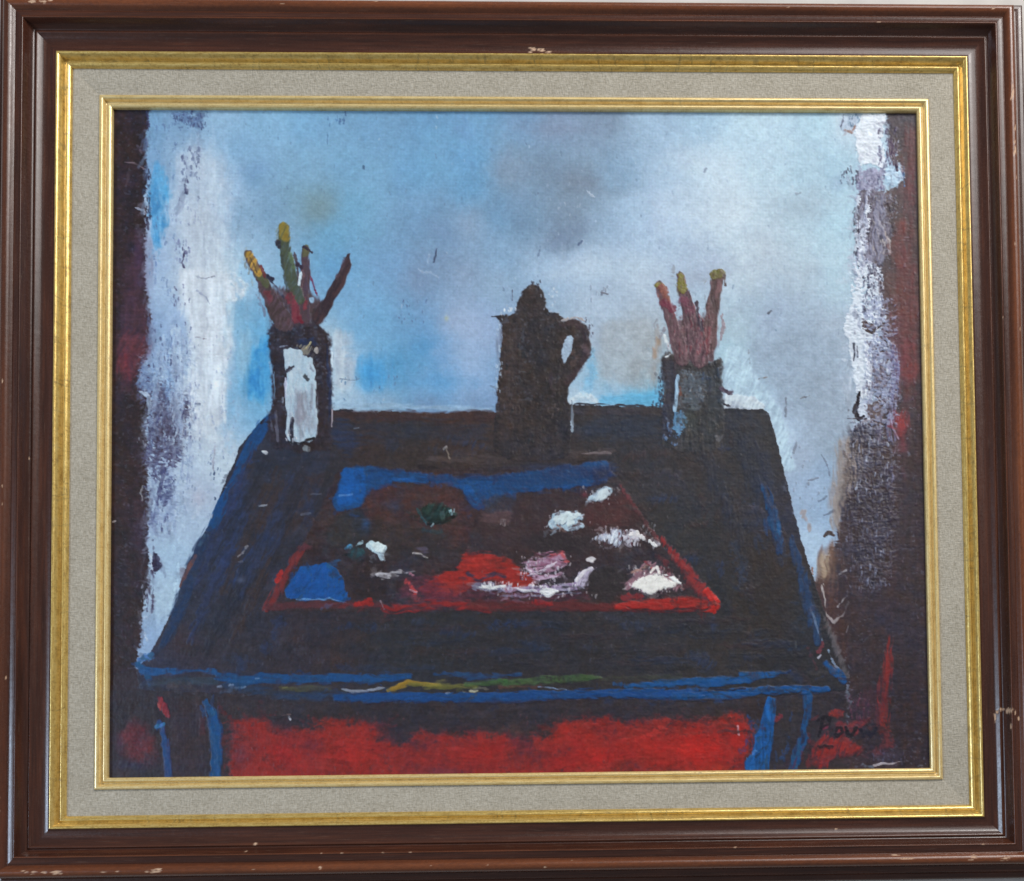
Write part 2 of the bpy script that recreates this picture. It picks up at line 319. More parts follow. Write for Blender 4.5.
    s.line([(152,112),(160,135),(158,160)], [5,12,6], (120,160,206), r=4, amp=.6, n='v', soft=.9, a=.4)
    s.poly([(172,112),(206,112),(200,122),(186,126),(174,122)], (90,116,160), r=4, amp=1.1, n='w', soft=.35, a=.7)
    s.specks(172,112,206,130,40,(66,78,116),r=(.6,1.4),seed=5); s.specks(150,118,185,150,30,(82,104,150),r=(.6,1.1),asp=1.4,a=.6,seed=6)
    s.specks(181,148,200,180,46,(92,102,138),r=(.7,1.9),a=.75,seed=7); s.specks(183,180,188,192,12,(56,58,88),r=(.9,1.9),seed=8)
    s.specks(172,195,205,225,20,(130,138,172),r=(.7,1.2),a=.6,seed=9); s.specks(174,240,190,262,24,(120,128,168),r=(.6,1.3),asp=1.4,a=.7,seed=10)
    s.line([(184,250),(182,262),(185,268)], 1.6, (70,68,96), r=.8, amp=.8, soft=.5); s.specks(182,245,190,252,6,(80,80,110),seed=11)
    s.line([(196,276),(206,278),(214,276)], 1.3, (130,134,148), r=.8, amp=.8, soft=.6, a=.8)
    s.specks(174,285,190,305,18,(92,92,124),r=(.7,1.4),seed=12); s.line([(196,290),(206,297),(210,304)],1.2,(140,146,172),r=.8,amp=.8,soft=.6,a=.7)
    s.line([(195,337),(206,338)],1.2,(140,132,140),r=.7,amp=.8,soft=.6); s.line([(154,255),(156,270),(155,285)],1.2,(90,112,170),r=.8,amp=.8,soft=.6,a=.6)
    s.line([(148,318),(151,330),(150,342)],[2,3,2],(70,70,100),r=1.2,amp=1.,n='v',soft=.5)
    s.specks(166,330,192,380,46,(96,106,148),r=(.6,1.3),asp=1.2,a=.7,seed=13); s.specks(160,335,180,420,60,(120,146,196),r=(.6,1.4),asp=1.6,a=.6,seed=14)
    # torn, dragged passage
    s.poly([(146,362),(156,372),(164,385),(180,392),(188,410),(184,428),(182,450),(164,450),(150,446),(150,420),(140,392)], (64,60,86), r=6, amp=1.5, n='w', soft=.3, a=.9, h=.2)
    s.poly([(140,366),(150,364),(156,385),(146,394),(138,384)], (120,144,188), r=3, amp=1.3, n='w', soft=.35, a=.8)
    s.line([(158,370),(156,400),(152,428),(154,444)], [5,5,7,4], (150,176,212), r=2.5, amp=1.2, n='v', soft=.4, a=.85, h=.4)
    s.line([(168,380),(170,402),(166,415)], [8,7,3], (134,170,220), r=3, amp=.9, n='v', soft=.5, a=.8)
    s.poly([(152,405),(164,400),(186,405),(184,440),(150,442)], (52,42,62), r=4, amp=1.7, n='w', soft=.3, a=.8)
    s.line([(139,391),(147,394),(150,399)], [2,4.5,3], (176,190,214), r=1, amp=.6, soft=.4, h=.6)
    s.line([(149,398),(150,412)], 3, (134,146,170), r=1.2, amp=1., n='v', soft=.5, h=.3)
    s.specks(136,430,156,446,9,(186,196,212),r=(.8,1.8),asp=1.,h=.6,seed=15); s.specks(150,400,186,446,70,(176,196,224),r=(.6,1.5),asp=1.1,h=.4,seed=16)
    s.specks(150,385,185,450,60,(52,46,70),r=(.7,1.6),asp=1.2,seed=17)
    s.poly([(147,446),(180,444),(178,462),(168,470),(160,478),(148,472),(145,458)], (66,62,90), r=3, amp=1.6, n='w', soft=.3, a=.9)
    s.line([(164,468),(161,485),(157,505)], [3,4,2], (56,56,92), r=1.2, amp=1., n='v', soft=.4)
    s.poly([(164,480),(174,476),(172,496),(162,506)], (66,72,110), r=2, amp=1.5, n='w', soft=.3, a=.9)
    s.specks(150,470,172,535,50,(66,70,110),r=(.7,1.7),asp=1.3,seed=18)
    s.poly([(151,512),(158,510),(156,530),(150,528)], (96,104,146), r=2.5, amp=1.3, n='w', soft=.4, a=.8)
    s.poly([(153,552),(159,556),(160,568),(155,574),(151,564)], (46,38,60), r=1.6, amp=.8, n='w', soft=.35)
    s.line([(150,552),(152,570)],1.6,(190,205,228),r=.8,amp=.7,soft=.4,h=.5)
    s.line([(143,486),(141,492),(142,500)], [2.5,2,1], (140,138,140), r=.8, amp=.6, soft=.5, h=.5)
    s.line([(144,487),(149,486)],2,(70,70,110),r=.8,amp=.6,soft=.5); s.line([(113,521),(116,520)],1.6,(150,140,140),r=.7,amp=.5,soft=.5)
    s.specks(146,568,153,612,30,(66,58,84),r=(.8,1.9),asp=1.2,seed=19); s.specks(138,575,150,640,18,(176,190,214),r=(.7,1.5),asp=1.2,h=.4,seed=20)
    s.specks(182,452,226,510,22,(92,110,140),r=(.6,1.1),a=.6,seed=30); s.specks(210,455,226,500,8,(60,78,110),r=(.8,1.4),seed=31)
    s.line([(216,440),(213,460),(214,472)],1.2,(150,146,158),r=.8,amp=.9,soft=.6,a=.6); s.line([(197,404),(200,404)],2,(70,80,100),r=.8,amp=.5,soft=.5)
    s.blob(198,498,9,12,(186,184,200),a=.5); s.specks(196,480,235,560,30,(150,166,196),r=(.6,1.2),a=.5,seed=32)
    s.specks(180,400,240,440,40,(150,166,196),r=(.6,1.3),a=.5,seed=33); s.line([(186,440),(200,425),(214,440)],6,(206,217,234),r=3,amp=.6,n='vv',soft=.7,a=.5); s.line([(176,330),(178,380),(180,430)],[8,13,9],(190,207,230),r=4,amp=1.1,n='v',soft=.6,a=.75,h=.4); s.line([(163,340),(164,380)],[6,5],(170,192,222),r=3,amp=1.1,n='v',soft=.6,a=.7,h=.3)
    # 3. dark curtain at the right edge
    Rr = [(886,100),(886,114),(888,132),(894,150),(900,170),(898,184),(886,190),(872,196),(868,220),(866,262),(872,290),(882,305),(882,340),(872,352),(874,372),(878,400),(862,420),(858,450),(852,470),(846,500),(840,525),(834,545),(824,562),(818,580),(812,585),(820,620),(830,650),(846,676),(850,690),(845,790),(940,790),(940,100)]
    s.poly(Rr, (56,44,50), r=3.5, amp=.8, n='w', soft=.35, col2=(68,50,52), vn='vv', h=.25)
    s.poly([(906,112),(940,112),(940,560),(916,560),(914,300),(908,200)], (50,32,38), r=4, amp=.4, n='vv', soft=1., a=.8)
    s.poly([(884,100),(918,100),(912,128),(900,150),(890,140)], (48,42,56), r=4, amp=.6, n='w', soft=.7, a=.8)
    s.poly([(906,132),(917,130),(918,205),(904,200),(906,165)], (104,38,42), r=5, amp=.8, n='vv', soft=1.1, a=.6)
    s.poly([(897,222),(906,220),(908,262),(900,268),(893,255)], (124,44,44), r=5, amp=.9, n='vv', soft=1.1, a=.65)
    s.line([(911,128),(910,200),(908,270),(906,330),(907,400)],[8,13,16,16,8],(92,40,46),r=6,amp=.9,n='vv',soft=1.1,a=.6)
    s.poly([(896,262),(918,262),(922,380),(900,372),(892,330)], (94,42,46), r=7, amp=.5, n='vv', soft=1.1, a=.75)
    s.poly([(884,268),(894,270),(890,340),(882,338)], (78,56,60), r=3, amp=.5, n='vv', soft=.8, a=.7)
    s.poly([(900,340),(914,338),(918,372),(908,382),(898,372)], (112,44,52), r=5, amp=.5, n='vv', soft=1., a=.7)
    s.line([(920,115),(924,400),(932,790)], 8, (44,30,36), r=3, amp=.4, n='vv', soft=1., a=.75)
    # white impasto and the crumbling passages below it
    s.poly([(862,113),(885,113),(884,126),(880,140),(885,152),(896,162),(903,170),(903,178),(894,186),(886,182),(884,170),(868,162),(860,166),(856,146),(855,128)], (214,222,240), r=1.6, amp=.6, n='w', soft=.3, h=.7, var=.05)
    s.poly([(884,152),(892,156),(903,170),(903,180),(892,186),(884,184)], (168,200,232), r=3, amp=.7, n='w', soft=.5, a=.8, h=.3)
    s.specks(878,128,898,166,60,(78,72,100),r=(.7,1.7),asp=1.2,seed=40); s.specks(888,140,900,168,18,(196,206,226),r=(.7,1.4),asp=1.3,h=.5,seed=41)
    s.line([(889,140),(893,155),(896,168)],[4,5,3],(72,58,78),r=1.6,amp=1.1,n='v',soft=.4); s.line([(903,166),(904,185)],1.6,(76,110,160),r=.8,amp=.8,soft=.5)
    s.poly([(842,114),(850,116),(860,114),(856,126),(846,130),(841,128)], (166,180,204), r=2, amp=.8, n='cc', soft=.5, a=.7); s.line([(843,114),(841,129)],1.2,(84,90,110),r=.8,amp=.8,soft=.5)
    s.line([(844,129),(852,132),(855,124)],[1.5,2.5,1.5],(140,110,100),r=.9,amp=.9,soft=.5); s.specks(848,114,860,124,12,(80,110,140),seed=42)
    s.poly([(858,172),(868,168),(884,168),(884,186),(876,192),(860,190),(855,182)], (122,124,156), r=2, amp=.8, n='w', soft=.4, col2=(146,146,172))
    s.specks(841,167,858,182,24,(56,60,80),r=(.7,1.7),seed=43); s.specks(856,174,884,192,40,(86,84,116),r=(.6,1.4),seed=44); s.blob(838,182,8,9,(140,166,196),a=.6)
    s.poly([(858,190),(884,190),(886,215),(892,232),(884,262),(866,262),(856,230)], (84,78,94), r=2, amp=.7, n='w', soft=.4, col2=(104,98,112))
    s.line([(867,192),(865,215),(860,240),(860,262)],[4,5,7,6],(182,188,210),r=1.6,amp=1.2,n='v',soft=.35,h=.6)
    s.line([(858,196),(856,230),(857,262)],3,(196,206,226),r=1.4,amp=1.1,n='w',soft=.4,h=.4)
    s.specks(852,205,868,285,60,(48,46,58),r=(.7,1.7),asp=1.3,seed=45); s.specks(866,196,896,232,80,(140,140,160),r=(.6,1.2),asp=1.,a=.7,seed=46); s.specks(866,196,896,240,60,(60,54,66),r=(.7,1.6),seed=47)
    s.specks(872,222,890,256,26,(168,160,160),r=(.7,1.6),asp=1.5,h=.5,seed=48); s.line([(884,232),(888,242),(889,252)],2.4,(150,138,140),r=1,amp=1.1,n='v',soft=.4,h=.5)
    s.poly([(866,262),(882,258),(882,300),(868,300)], (74,70,88), r=2, amp=.8, n='w', soft=.4)
    s.poly([(853,262),(868,258),(880,270),(881,300),(886,322),(876,330),(862,318),(850,312),(852,290)], (206,216,236), r=2.5, amp=1.35, n='w', soft=.28, h=.6, var=.06)
    s.specks(862,262,882,325,150,(64,66,86),r=(.6,1.5),asp=1.1,seed=49); s.specks(864,262,880,320,50,(206,214,232),r=(.6,1.3),asp=1.,h=.5,seed=50)
    s.poly([(845,316),(852,306),(866,318),(876,326),(880,345),(872,360),(868,400),(856,392),(851,360),(848,340),(843,332)], (208,218,238), r=1.6, amp=.7, n='w', soft=.3, h=.8, var=.05)
    s.poly([(862,318),(878,326),(874,332),(862,326)], (74,60,64), r=1.2, amp=1.1, n='w', soft=.35); s.line([(863,328),(872,332),(880,326)],[2,3,2],(58,46,48),r=1,amp=.9,soft=.4)
    s.line([(854,344),(853,360)],[2.5,2],(66,70,84),r=.9,amp=.7,n='v',soft=.4,h=-.3); s.line([(857,346),(857,356)],1.5,(90,96,110),r=.8,amp=.7,soft=.4)
    s.poly([(868,345),(884,340),(896,360),(894,392),(880,400),(868,392)], (140,150,180), r=4, amp=1.5, n='w', soft=.3, a=.9, h=.4)
    s.specks(866,342,894,392,110,(72,62,72),r=(.7,1.7),asp=1.,seed=51); s.specks(866,342,896,410,90,(202,212,232),r=(.6,1.5),asp=1.,h=.5,seed=52)
    s.poly([(872,368),(884,366),(886,388),(874,386)], (98,84,92), r=2, amp=1., n='w', soft=.4, a=.8)
    for x0, b in ((893,1), (896,0), (891,2)): s.line([(x0,345),(x0+2,380),(x0-1,410),(x0-4,425),(x0-2,440)], 1.6, (126,126,168), r=1, amp=1.1, n='v', soft=.5, a=.7, h=.3)
    s.line([(889,410),(892,425),(898,438)],1.4,(168,160,190),r=.8,amp=.8,n='v',soft=.5,h=.4); s.blob(896,365,8,40,(104,96,134),a=.35,jit=.2)
    s.poly([(894,414),(904,410),(908,424),(904,434),(896,432)], (150,44,52), r=4, amp=.8, n='v', soft=1., a=.8); s.blob(902,440,6,16,(120,44,54),a=.6)
    s.poly([(858,390),(872,392),(870,420),(862,424),(856,412)], (196,206,228), r=1.6, amp=.9, n='w', soft=.3, h=.6)
    s.line([(860,392),(858,400),(855,410),(858,418),(864,416)], [4,3.5,5,4,2], (36,28,32), r=1, amp=.6, n='w', soft=.35, h=-.2); s.line([(847,418),(866,418)],1.8,(56,46,54),r=.8,amp=.6,soft=.5)
    s.poly([(866,405),(880,400),(884,424),(870,428)], (92,74,72), r=2, amp=.9, n='w', soft=.4)
    s.poly([(854,420),(870,424),(884,430),(884,446),(862,444),(852,440)], (178,190,216), r=3, amp=1.6, n='w', soft=.3, h=.5); s.specks(852,420,886,446,70,(52,48,66),r=(.7,1.7),seed=53)
    s.poly([(850,440),(885,446),(886,520),(846,520),(842,480)], (82,66,68), r=5, amp=.9, n='w', soft=.5, a=.75, col2=(62,52,60))
    s.poly([(836,440),(852,438),(850,490),(836,530),(830,500)], (142,132,128), r=5, amp=.8, n='vv', soft=.8, a=.6)
    s.poly([(852,455),(870,456),(872,466),(858,470),(850,464)], (190,198,218), r=2.5, amp=1.6, n='w', soft=.3, h=.5); s.poly([(852,470),(862,470),(860,482),(850,480)],(168,146,130),r=2,amp=1.1,n='w',soft=.5,a=.8)
    s.line([(848,490),(858,486),(870,490),(878,484)],[2,3,3,2],(188,198,220),r=1.1,amp=1.1,n='w',soft=.4,h=.5); s.specks(846,480,880,494,22,(186,196,220),r=(.6,1.4),h=.5,seed=54)
    s.specks(846,440,892,520,130,(120,124,146),r=(.6,1.3),asp=1.,a=.65,seed=55,h=.3); s.specks(846,440,890,520,80,(50,40,46),r=(.7,1.8),seed=56)
    for q in range(46):
        x = 848+(q*37 % 47); y = 445+(q*53 % 120); s.line([(x,y),(x+.5,y+4+q % 7)], 1.2, (128,134,160), r=.8, amp=1.1, n='v', soft=.5, a=.6, h=.3)
    s.specks(886,462,894,512,26,(150,150,190),r=(.7,1.6),asp=1.8,h=.4,seed=57); s.line([(890,468),(890,512)],4,(104,100,140),r=1.8,amp=1.2,n='v',soft=.5,a=.7)
    s.poly([(840,500),(890,500),(888,560),(850,575),(836,545)], (66,56,64), r=5, amp=.8, n='v', soft=.8, a=.7)
    s.specks(842,500,892,585,120,(104,108,132),r=(.6,1.2),asp=1.5,a=.65,seed=58,h=.3); s.specks(858,560,884,588,18,(176,184,206),r=(.6,1.5),asp=1.6,h=.5,seed=59)
    s.poly([(820,548),(832,540),(842,560),(838,590),(826,600),(814,590)], (112,84,70), r=4, amp=.7, n='vv', soft=.8, a=.8); s.poly([(820,555),(828,552),(830,572),(824,580),(819,570)], (186,166,140), r=3, amp=.8, n='v', soft=.8, a=.7)
    s.poly([(812,585),(858,575),(856,630),(850,660),(836,655),(822,620)], (78,50,46), r=5, amp=.7, n='vv', soft=.9, a=.7, col2=(64,44,46))
    s.line([(822,584),(824,598),(826,612)],[2,2.4,1.2],(178,170,168),r=.9,amp=.9,n='v',soft=.5,h=.4); s.line([(846,596),(838,606)],[1.2,2.5],(190,184,186),r=.8,amp=.8,soft=.5,h=.5); s.line([(838,574),(846,570)],1.4,(180,176,180),r=.8,amp=.8,soft=.5,h=.4)
    s.line([(826,614),(834,622),(842,616),(848,602)],[1,3,2.4,1.4],(166,158,158),r=1,amp=.9,n='cc',soft=.5,a=.85,h=.5); s.line([(812,568),(810,582)],[2,4],(150,120,110),r=1.2,amp=.9,soft=.5)
    s.line([(824,536),(828,532),(834,534)],[2,4,2],(66,54,52),r=1,amp=.7,soft=.5); s.line([(878,562),(885,563)],1.2,(170,160,175),r=.7,amp=.7,soft=.5); s.line([(848,626),(846,632)],1.4,(170,160,165),r=.7,amp=.7,soft=.5)
    s.blob(892,565,9,50,(74,46,56),a=.6); s.blob(905,500,8,40,(78,46,58),a=.6); s.blob(885,620,16,40,(66,44,50),a=.6)
    # flicks on the pale right-hand wedge
    s.line([(794,452),(796,440)],1.4,(84,84,96),r=.8,amp=.8,soft=.6,a=.42); s.line([(822,454),(827,464),(829,475)],[1.6,2,1],(74,76,90),r=.8,amp=.8,soft=.6,a=.42); s.line([(818,500),(826,496)],1.8,(60,66,80),r=.8,amp=.8,soft=.6,a=.42)
    s.line([(824,515),(833,510)],[1,2.6],(58,62,74),r=.8,amp=.8,soft=.6,a=.42); s.line([(808,480),(818,478)],1.8,(120,128,146),r=.9,amp=.9,soft=.6); s.specks(790,445,836,520,26,(120,126,140),r=(.6,1.2),a=.6,seed=60)
    s.line([(804,512),(810,530)],[6,3],(168,152,146),r=1.6,amp=1.,n='d',soft=.5,a=.7); s.line([(759,378),(766,377)],1.6,(128,122,122),r=.9,amp=.8,soft=.6); s.line([(800,398),(808,396)],1.4,(110,112,122),r=.8,amp=.8,soft=.6)
    s.line([(748,350),(750,362)],1.4,(130,136,146),r=.9,amp=.9,soft=.6,a=.7); s.line([(786,396),(785,416)],1.8,(96,100,112),r=.8,amp=.8,soft=.5,a=.6); s.line([(768,312),(770,310)],2,(90,96,110),r=.8,amp=.6,soft=.5)
    s.line([(796,193),(800,192)],2.2,(124,132,146),r=1,amp=.7,soft=.5,a=.6); s.line([(704,171),(706,168)],2.2,(110,120,140),r=1,amp=.7,soft=.5,a=.6)
    # flicks on the wall
    s.line([(434,262),(436,248)],1.3,(70,86,112),r=.8,amp=.7,soft=.5); s.line([(418,268),(423,272),(430,272),(438,277)],[1.4,1.6,1.8,1.2],(168,188,216),r=.9,amp=.9,soft=.7,a=.6,h=.2); s.line([(427,262),(429,254)],2,(160,182,212),r=1,amp=.8,soft=.6,a=.7)
    s.line([(586,190),(594,197)],[2.,1.2],(176,190,210),r=1,amp=.8,soft=.5,h=.3); s.specks(556,202,584,216,7,(170,184,204),r=(.5,1.1),a=.6,h=.2,seed=61); s.line([(537,258),(540,246)],1.4,(110,130,160),r=.9,amp=.8,soft=.5)
    s.line([(578,244),(581,240)],2,(84,100,128),r=.9,amp=.7,soft=.5); s.specks(535,180,600,260,24,(160,176,200),r=(.5,.9),a=.45,h=.1,seed=62); s.line([(327,132),(327,144)],1.1,(84,120,164),r=.8,amp=.7,soft=.5,a=.7)
    s.specks(326,112,346,126,12,(70,104,150),r=(.6,1.3),seed=63); s.line([(363,166),(363,168)],2,(76,106,140),r=.8,amp=.5,soft=.5); s.specks(590,285,612,300,12,(120,128,146),r=(.6,1.2),asp=1.4,seed=64)
    s.line([(600,291),(608,294)],1.2,(110,110,122),r=.8,amp=.7,soft=.5); s.specks(395,300,430,322,20,(96,120,160),r=(.5,1.1),asp=1.4,seed=65); s.specks(340,375,400,405,16,(96,130,170),r=(.5,1.),asp=1.5,seed=66)
    s.line([(340,379),(350,380),(358,379)],1.2,(110,126,146),r=.8,amp=.8,n='h',soft=.5)
    s.blob(880,720,60,60,(48,38,44),a=.8,jit=.3); s.blob(910,680,20,90,(48,36,42),a=.7,jit=.3)
    s.smear(420,(112,112,160,775),[90,80,100],L=(6,22),w=(2,6),a=.45,seed=31)
    for q, (c, n_) in enumerate([((150,172,210),'w'),((96,108,154),'v'),((190,206,230),'w')]):
        s.poly([(146,350),(190,345),(192,430),(176,520),(150,540),(150,450)], c, r=11, amp=1.6, n=n_, soft=.6, a=.3, thin=.34, h=.4)
    s.smear(300,(135,330,200,640),[90,75,100],L=(4,14),w=(1.5,4),a=.55,seed=32)
    s.smear(260,(150,110,240,450),[90,95],L=(8,26),w=(3,8),a=.35,seed=33,jit=.03)
    s.poly([(846,500),(925,470),(925,680),(850,690),(838,600)], (50,42,50), r=10, amp=.8, n='vv', soft=1.1, a=.75)
    s.specks(846,430,892,590,150,(140,146,176),r=(.5,1.1),asp=2.6,a=.6,seed=161,h=.35); s.specks(848,440,890,560,60,(150,156,186),r=(.5,1.2),asp=.8,a=.6,seed=162,h=.35); s.specks(870,300,900,470,60,(150,150,184),r=(.5,1.1),asp=2.4,a=.5,seed=163,h=.3)
    s.line([(868,205),(864,235),(861,262),(858,285)],[3,6,9,8],(206,214,234),r=1.8,amp=1.3,n='w',soft=.35,h=.7); s.line([(876,280),(880,300),(878,320)],[3,5,3],(200,208,228),r=1.4,amp=1.2,n='v',soft=.4,h=.5); s.line([(866,345),(868,370),(864,395)],[5,8,5],(212,220,238),r=1.8,amp=1.1,n='v',soft=.4,h=.7)
    s.specks(900,200,922,640,50,(96,86,104),r=(.5,1.1),asp=1.6,a=.5,seed=164)
    s.specks(150,320,196,450,70,(70,74,112),r=(.6,1.5),asp=1.5,a=.75,seed=165); s.specks(186,330,235,470,50,(140,152,186),r=(.5,1.1),asp=1.6,a=.55,seed=166); s.specks(149,150,176,330,40,(90,112,160),r=(.5,1.2),asp=2.,a=.5,seed=167)
    s.poly([(848,430),(890,425),(892,520),(884,592),(856,570),(846,500)], (48,38,42), r=6, amp=.8, n='vv', soft=.9, a=.7)
    for q, (c, n_) in enumerate([((96,102,132),'v'),((140,148,180),'w'),((84,88,118),'h')]):
        s.poly([(850,436),(888,432),(892,500),(886,575),(866,590),(852,540)], c, r=12, amp=1.5, n=n_, soft=.8, a=.2, thin=.34-.03*q, h=.4, vn='w')
    s.poly([(840,440),(858,440),(858,470),(846,500),(838,540),(832,520)], (150,134,122), r=4, amp=1.2, n='v', soft=.6, a=.6, thin=.8)
    s.poly([(868,300),(892,300),(896,420),(872,425)], (150,158,190), r=6, amp=1.6, n='w', soft=.4, a=.7, thin=.5, h=.4)
    s.poly([(858,195),(890,195),(884,262),(858,262)], (140,142,168), r=5, amp=1.6, n='v', soft=.5, a=.6, thin=.42, h=.4)
    s.specks(850,436,888,500,34,(176,184,206),r=(.6,1.5),asp=2.4,a=.75,h=.5,seed=171); s.specks(858,510,884,590,26,(150,158,186),r=(.6,1.3),asp=2.2,a=.7,h=.4,seed=172)
    s.smear(360,(846,112,925,690),[90,84,97],L=(5,18),w=(1.6,4),a=.35,seed=34)
    s.smear(330,(842,115,900,600),[90,90,0,60],L=(3,9),w=(1.2,3),a=.6,seed=35)
    s.smear(320,(230,112,850,410),[0,30,60,90,120,150],L=(5,14),w=(4,9),a=.22,seed=36,jit=.02)
    s.smear(330,(235,112,850,408),[20,50,80,110,140,170],L=(10,26),w=(4,11),a=.2,seed=37,jit=.035); s.smear(160,(540,112,855,400),[40,60,130,100],L=(8,22),w=(3,8),a=.3,seed=38,jit=.045); s.smear(120,(150,112,250,440),[90,86],L=(12,34),w=(2,6),a=.4,seed=39,jit=.05)
    s.mottle([0], 7, .22, 510)
    # 4. the table
    s.poly([(112,676),(145,668),(160,672),(835,672),(846,680),(850,800),(100,800)], (52,43,50), r=2, amp=.6, n='w', soft=.5, vn='cc')
    T = [(258,424),(268,416),(300,413),(340,409),(352,412),(380,411),(430,413),(470,411),(500,412),(560,408),(572,404),(600,405),(660,407),(724,408),(762,409),(768,412),(776,440),(784,470),(793,510),(803,545),(812,576),(824,612),(834,640),(848,672),(846,690),(760,697),(400,700),(250,694),(140,690),(137,672),(150,652),(160,634),(172,612),(180,598),(180,584),(186,568),(197,545),(211,520),(222,490),(232,466),(240,445)]
    s.poly(T, (47,45,53), r=1.1, warp=.7, amp=.35, n='c', soft=.4, vn='cc', var=.16, rid=T_TABLE, h=.25, col2=(52,44,46))
    tf = s.field([(300,455,44,46,58),(270,470,44,48,62),(240,500,46,48,64),(215,560,40,54,86),(260,540,44,46,58),(200,620,44,48,62),(180,640,62,48,56),(250,620,48,46,56),(300,640,50,44,54),(420,640,42,46,56),(540,645,42,44,54),(640,650,46,48,58),(720,640,46,48,56),(800,650,40,42,50),(760,560,48,42,42),(740,480,44,48,60),(700,450,54,50,54),(620,430,46,48,58),(640,470,50,50,58),(420,430,44,46,56),(360,425,58,46,46),(450,416,64,46,46),(540,440,52,46,48),(320,500,42,50,76),(320,470,48,50,64),(420,455,54,48,50),(520,455,56,50,50),(740,440,40,46,58),(780,520,44,48,70),(810,620,40,46,58),(690,530,44,48,56),(720,590,42,44,50),(160,668,48,50,70)], 3.5, 14)
    sl = full; m = (s.id == T_TABLE)[..., None]*.8
    nn = 1+.2*(s.noise(full, 'd', 71)-.5)+.3*(s.noise(full, 'cc', 72)-.5)+.12*(s.noise(full, 'c', 73)-.5)+.16*(s.noise(full, 'h', 74)-.5)
    tf = tf*np.where((s.X > 330)[..., None], np.array([1.05, .97, .88]), np.array([1., 1., 1.]))
    s.rgb[:] = s.rgb*(1-m)+tf*nn[..., None]*m
    R = np.random.RandomState(9)
    for q in range(260):                                    # brush-work following the planks of the table top
        x = 190+R.rand()*600; y = 425+R.rand()*245
        if x < 268-(y-420)*.46+22 or x > 765+(y-410)*.27-14: continue
        sl_ = -2.0+(x-190)/600*4.6 if not 300 < x < 700 else None
        L = 10+R.rand()*24
        dx, dy = (L, R.randn()*2) if sl_ is None or R.rand() < .35 else (L*.45*(-1 if sl_ < 0 else 1)*.5, L)
        c = [(36,56,100),(64,46,46),(34,36,44),(62,60,74),(44,56,84),(58,44,44),(40,44,56)][q % 7]
        s.line([(x-dx/2,y-dy/2),(x,y),(x+dx/2,y+dy/2)], [2,5+R.rand()*5,2], c, r=3, amp=1.1, n='d' if q % 2 else 'c', soft=.9, a=.42, h=.2, var=.2)
    s.specks(190,430,790,670,160,(84,84,100),r=(.5,1.),asp=1.1,a=.4,seed=70)
    s.specks(280,625,720,665,90,(70,74,98),r=(.5,1.1),asp=1.6,a=.4,seed=69)
    # back edge
    s.line([(336,414),(400,416),(490,416)],[8,11,9],(60,42,42),r=2.5,amp=.6,n='h',soft=.6,a=.8,rid=T_TABLE); s.line([(574,411),(640,411),(664,412)],[6,8,7],(60,52,56),r=2,amp=.6,n='h',soft=.6,a=.8,rid=T_TABLE)
    s.line([(574,403),(600,404),(660,406)],1.6,(48,50,60),r=.9,amp=.8,n='h',soft=.5); s.line([(336,410),(352,410)],2,(40,36,42),r=1,amp=.7,soft=.5)
    s.line([(335,426),(380,430),(480,432)],[14,20,18],(42,48,64),r=5,amp=.8,n='h',soft=.8,a=.55); s.line([(340,430),(352,445)],18,(34,52,90),r=6,amp=.8,n='h',soft=.9,a=.6)
    s.line([(582,430),(640,428),(664,430)],[18,22,18],(42,50,66),r=6,amp=.7,n='h',soft=.9,a=.6); s.line([(735,420),(752,450),(760,480)],[26,30,20],(38,44,58),r=8,amp=.6,n='cc',soft=1.,a=.6)
    s.line([(430,459),(480,459),(560,455),(612,451)],[5,7,6,3],(78,66,66),r=2.4,amp=.8,n='h',soft=.6,a=.75); s.line([(420,467),(460,472),(520,467),(590,460)],[5,7,6,4],(38,30,32),r=2,amp=.5,n='h',soft=.6,a=.85)
    s.line([(535,460),(545,459)],2,(116,96,96),r=.9,amp=.7,n='h',soft=.5); s.line([(582,453),(610,452)],2,(110,98,100),r=.9,amp=1.,n='h',soft=.5); s.line([(446,447),(449,458)],1.4,(122,110,100),r=.8,amp=.7,soft=.5,h=.3)
    s.line([(444,448),(446,446)],2,(130,124,124),r=.8,amp=.5,soft=.5); s.line([(354,428),(358,427)],2.2,(130,146,164),r=.8,amp=.8,soft=.6,a=.6,h=.3)
    # blue rims
    s.line([(270,418),(254,440),(243,462),(234,484),(222,508),(210,530)],[10,13,11,11,12,8],(28,72,150),r=1.8,amp=.6,n='d',soft=.5,rid=T_TABLE,h=.4,col2=(24,60,124))
    s.line([(210,530),(198,552),(186,590),(176,620),(162,645)],[8,12,14,12,8],(34,58,96),r=2.5,amp=.6,n='d',soft=.6,rid=T_TABLE,h=.3,col2=(38,50,74))
    s.line([(195,556),(186,572),(180,586)],[3,4,2],(112,70,66),r=1.2,amp=.7,n='d',soft=.5,a=.8); s.line([(205,535),(200,545)],4,(60,90,120),r=1.4,amp=.8,soft=.5,a=.7)
    s.line([(262,425),(248,452)],9,(24,62,128),r=2,amp=.6,n='d',soft=.6,a=.8,rid=T_TABLE); s.line([(244,480),(236,520),(222,560)],[10,14,8],(42,60,102),r=5,amp=1.,n='d',soft=.8,a=.6)
    s.line([(252,560),(238,582)],[14,10],(34,62,118),r=5,amp=.8,n='d',soft=.8,a=.6); s.line([(270,530),(250,570),(236,610)],[8,10,8],(38,40,50),r=4,amp=.7,n='d',soft=.8,a=.7)
    s.line([(300,480),(276,520),(246,580),(226,622)],[16,14,14,10],(42,42,54),r=6,amp=.8,n='d',soft=.9,a=.5); s.line([(285,485),(270,505),(258,530)],[8,11,6],(60,46,46),r=3,amp=.9,n='d',soft=.7,a=.7)
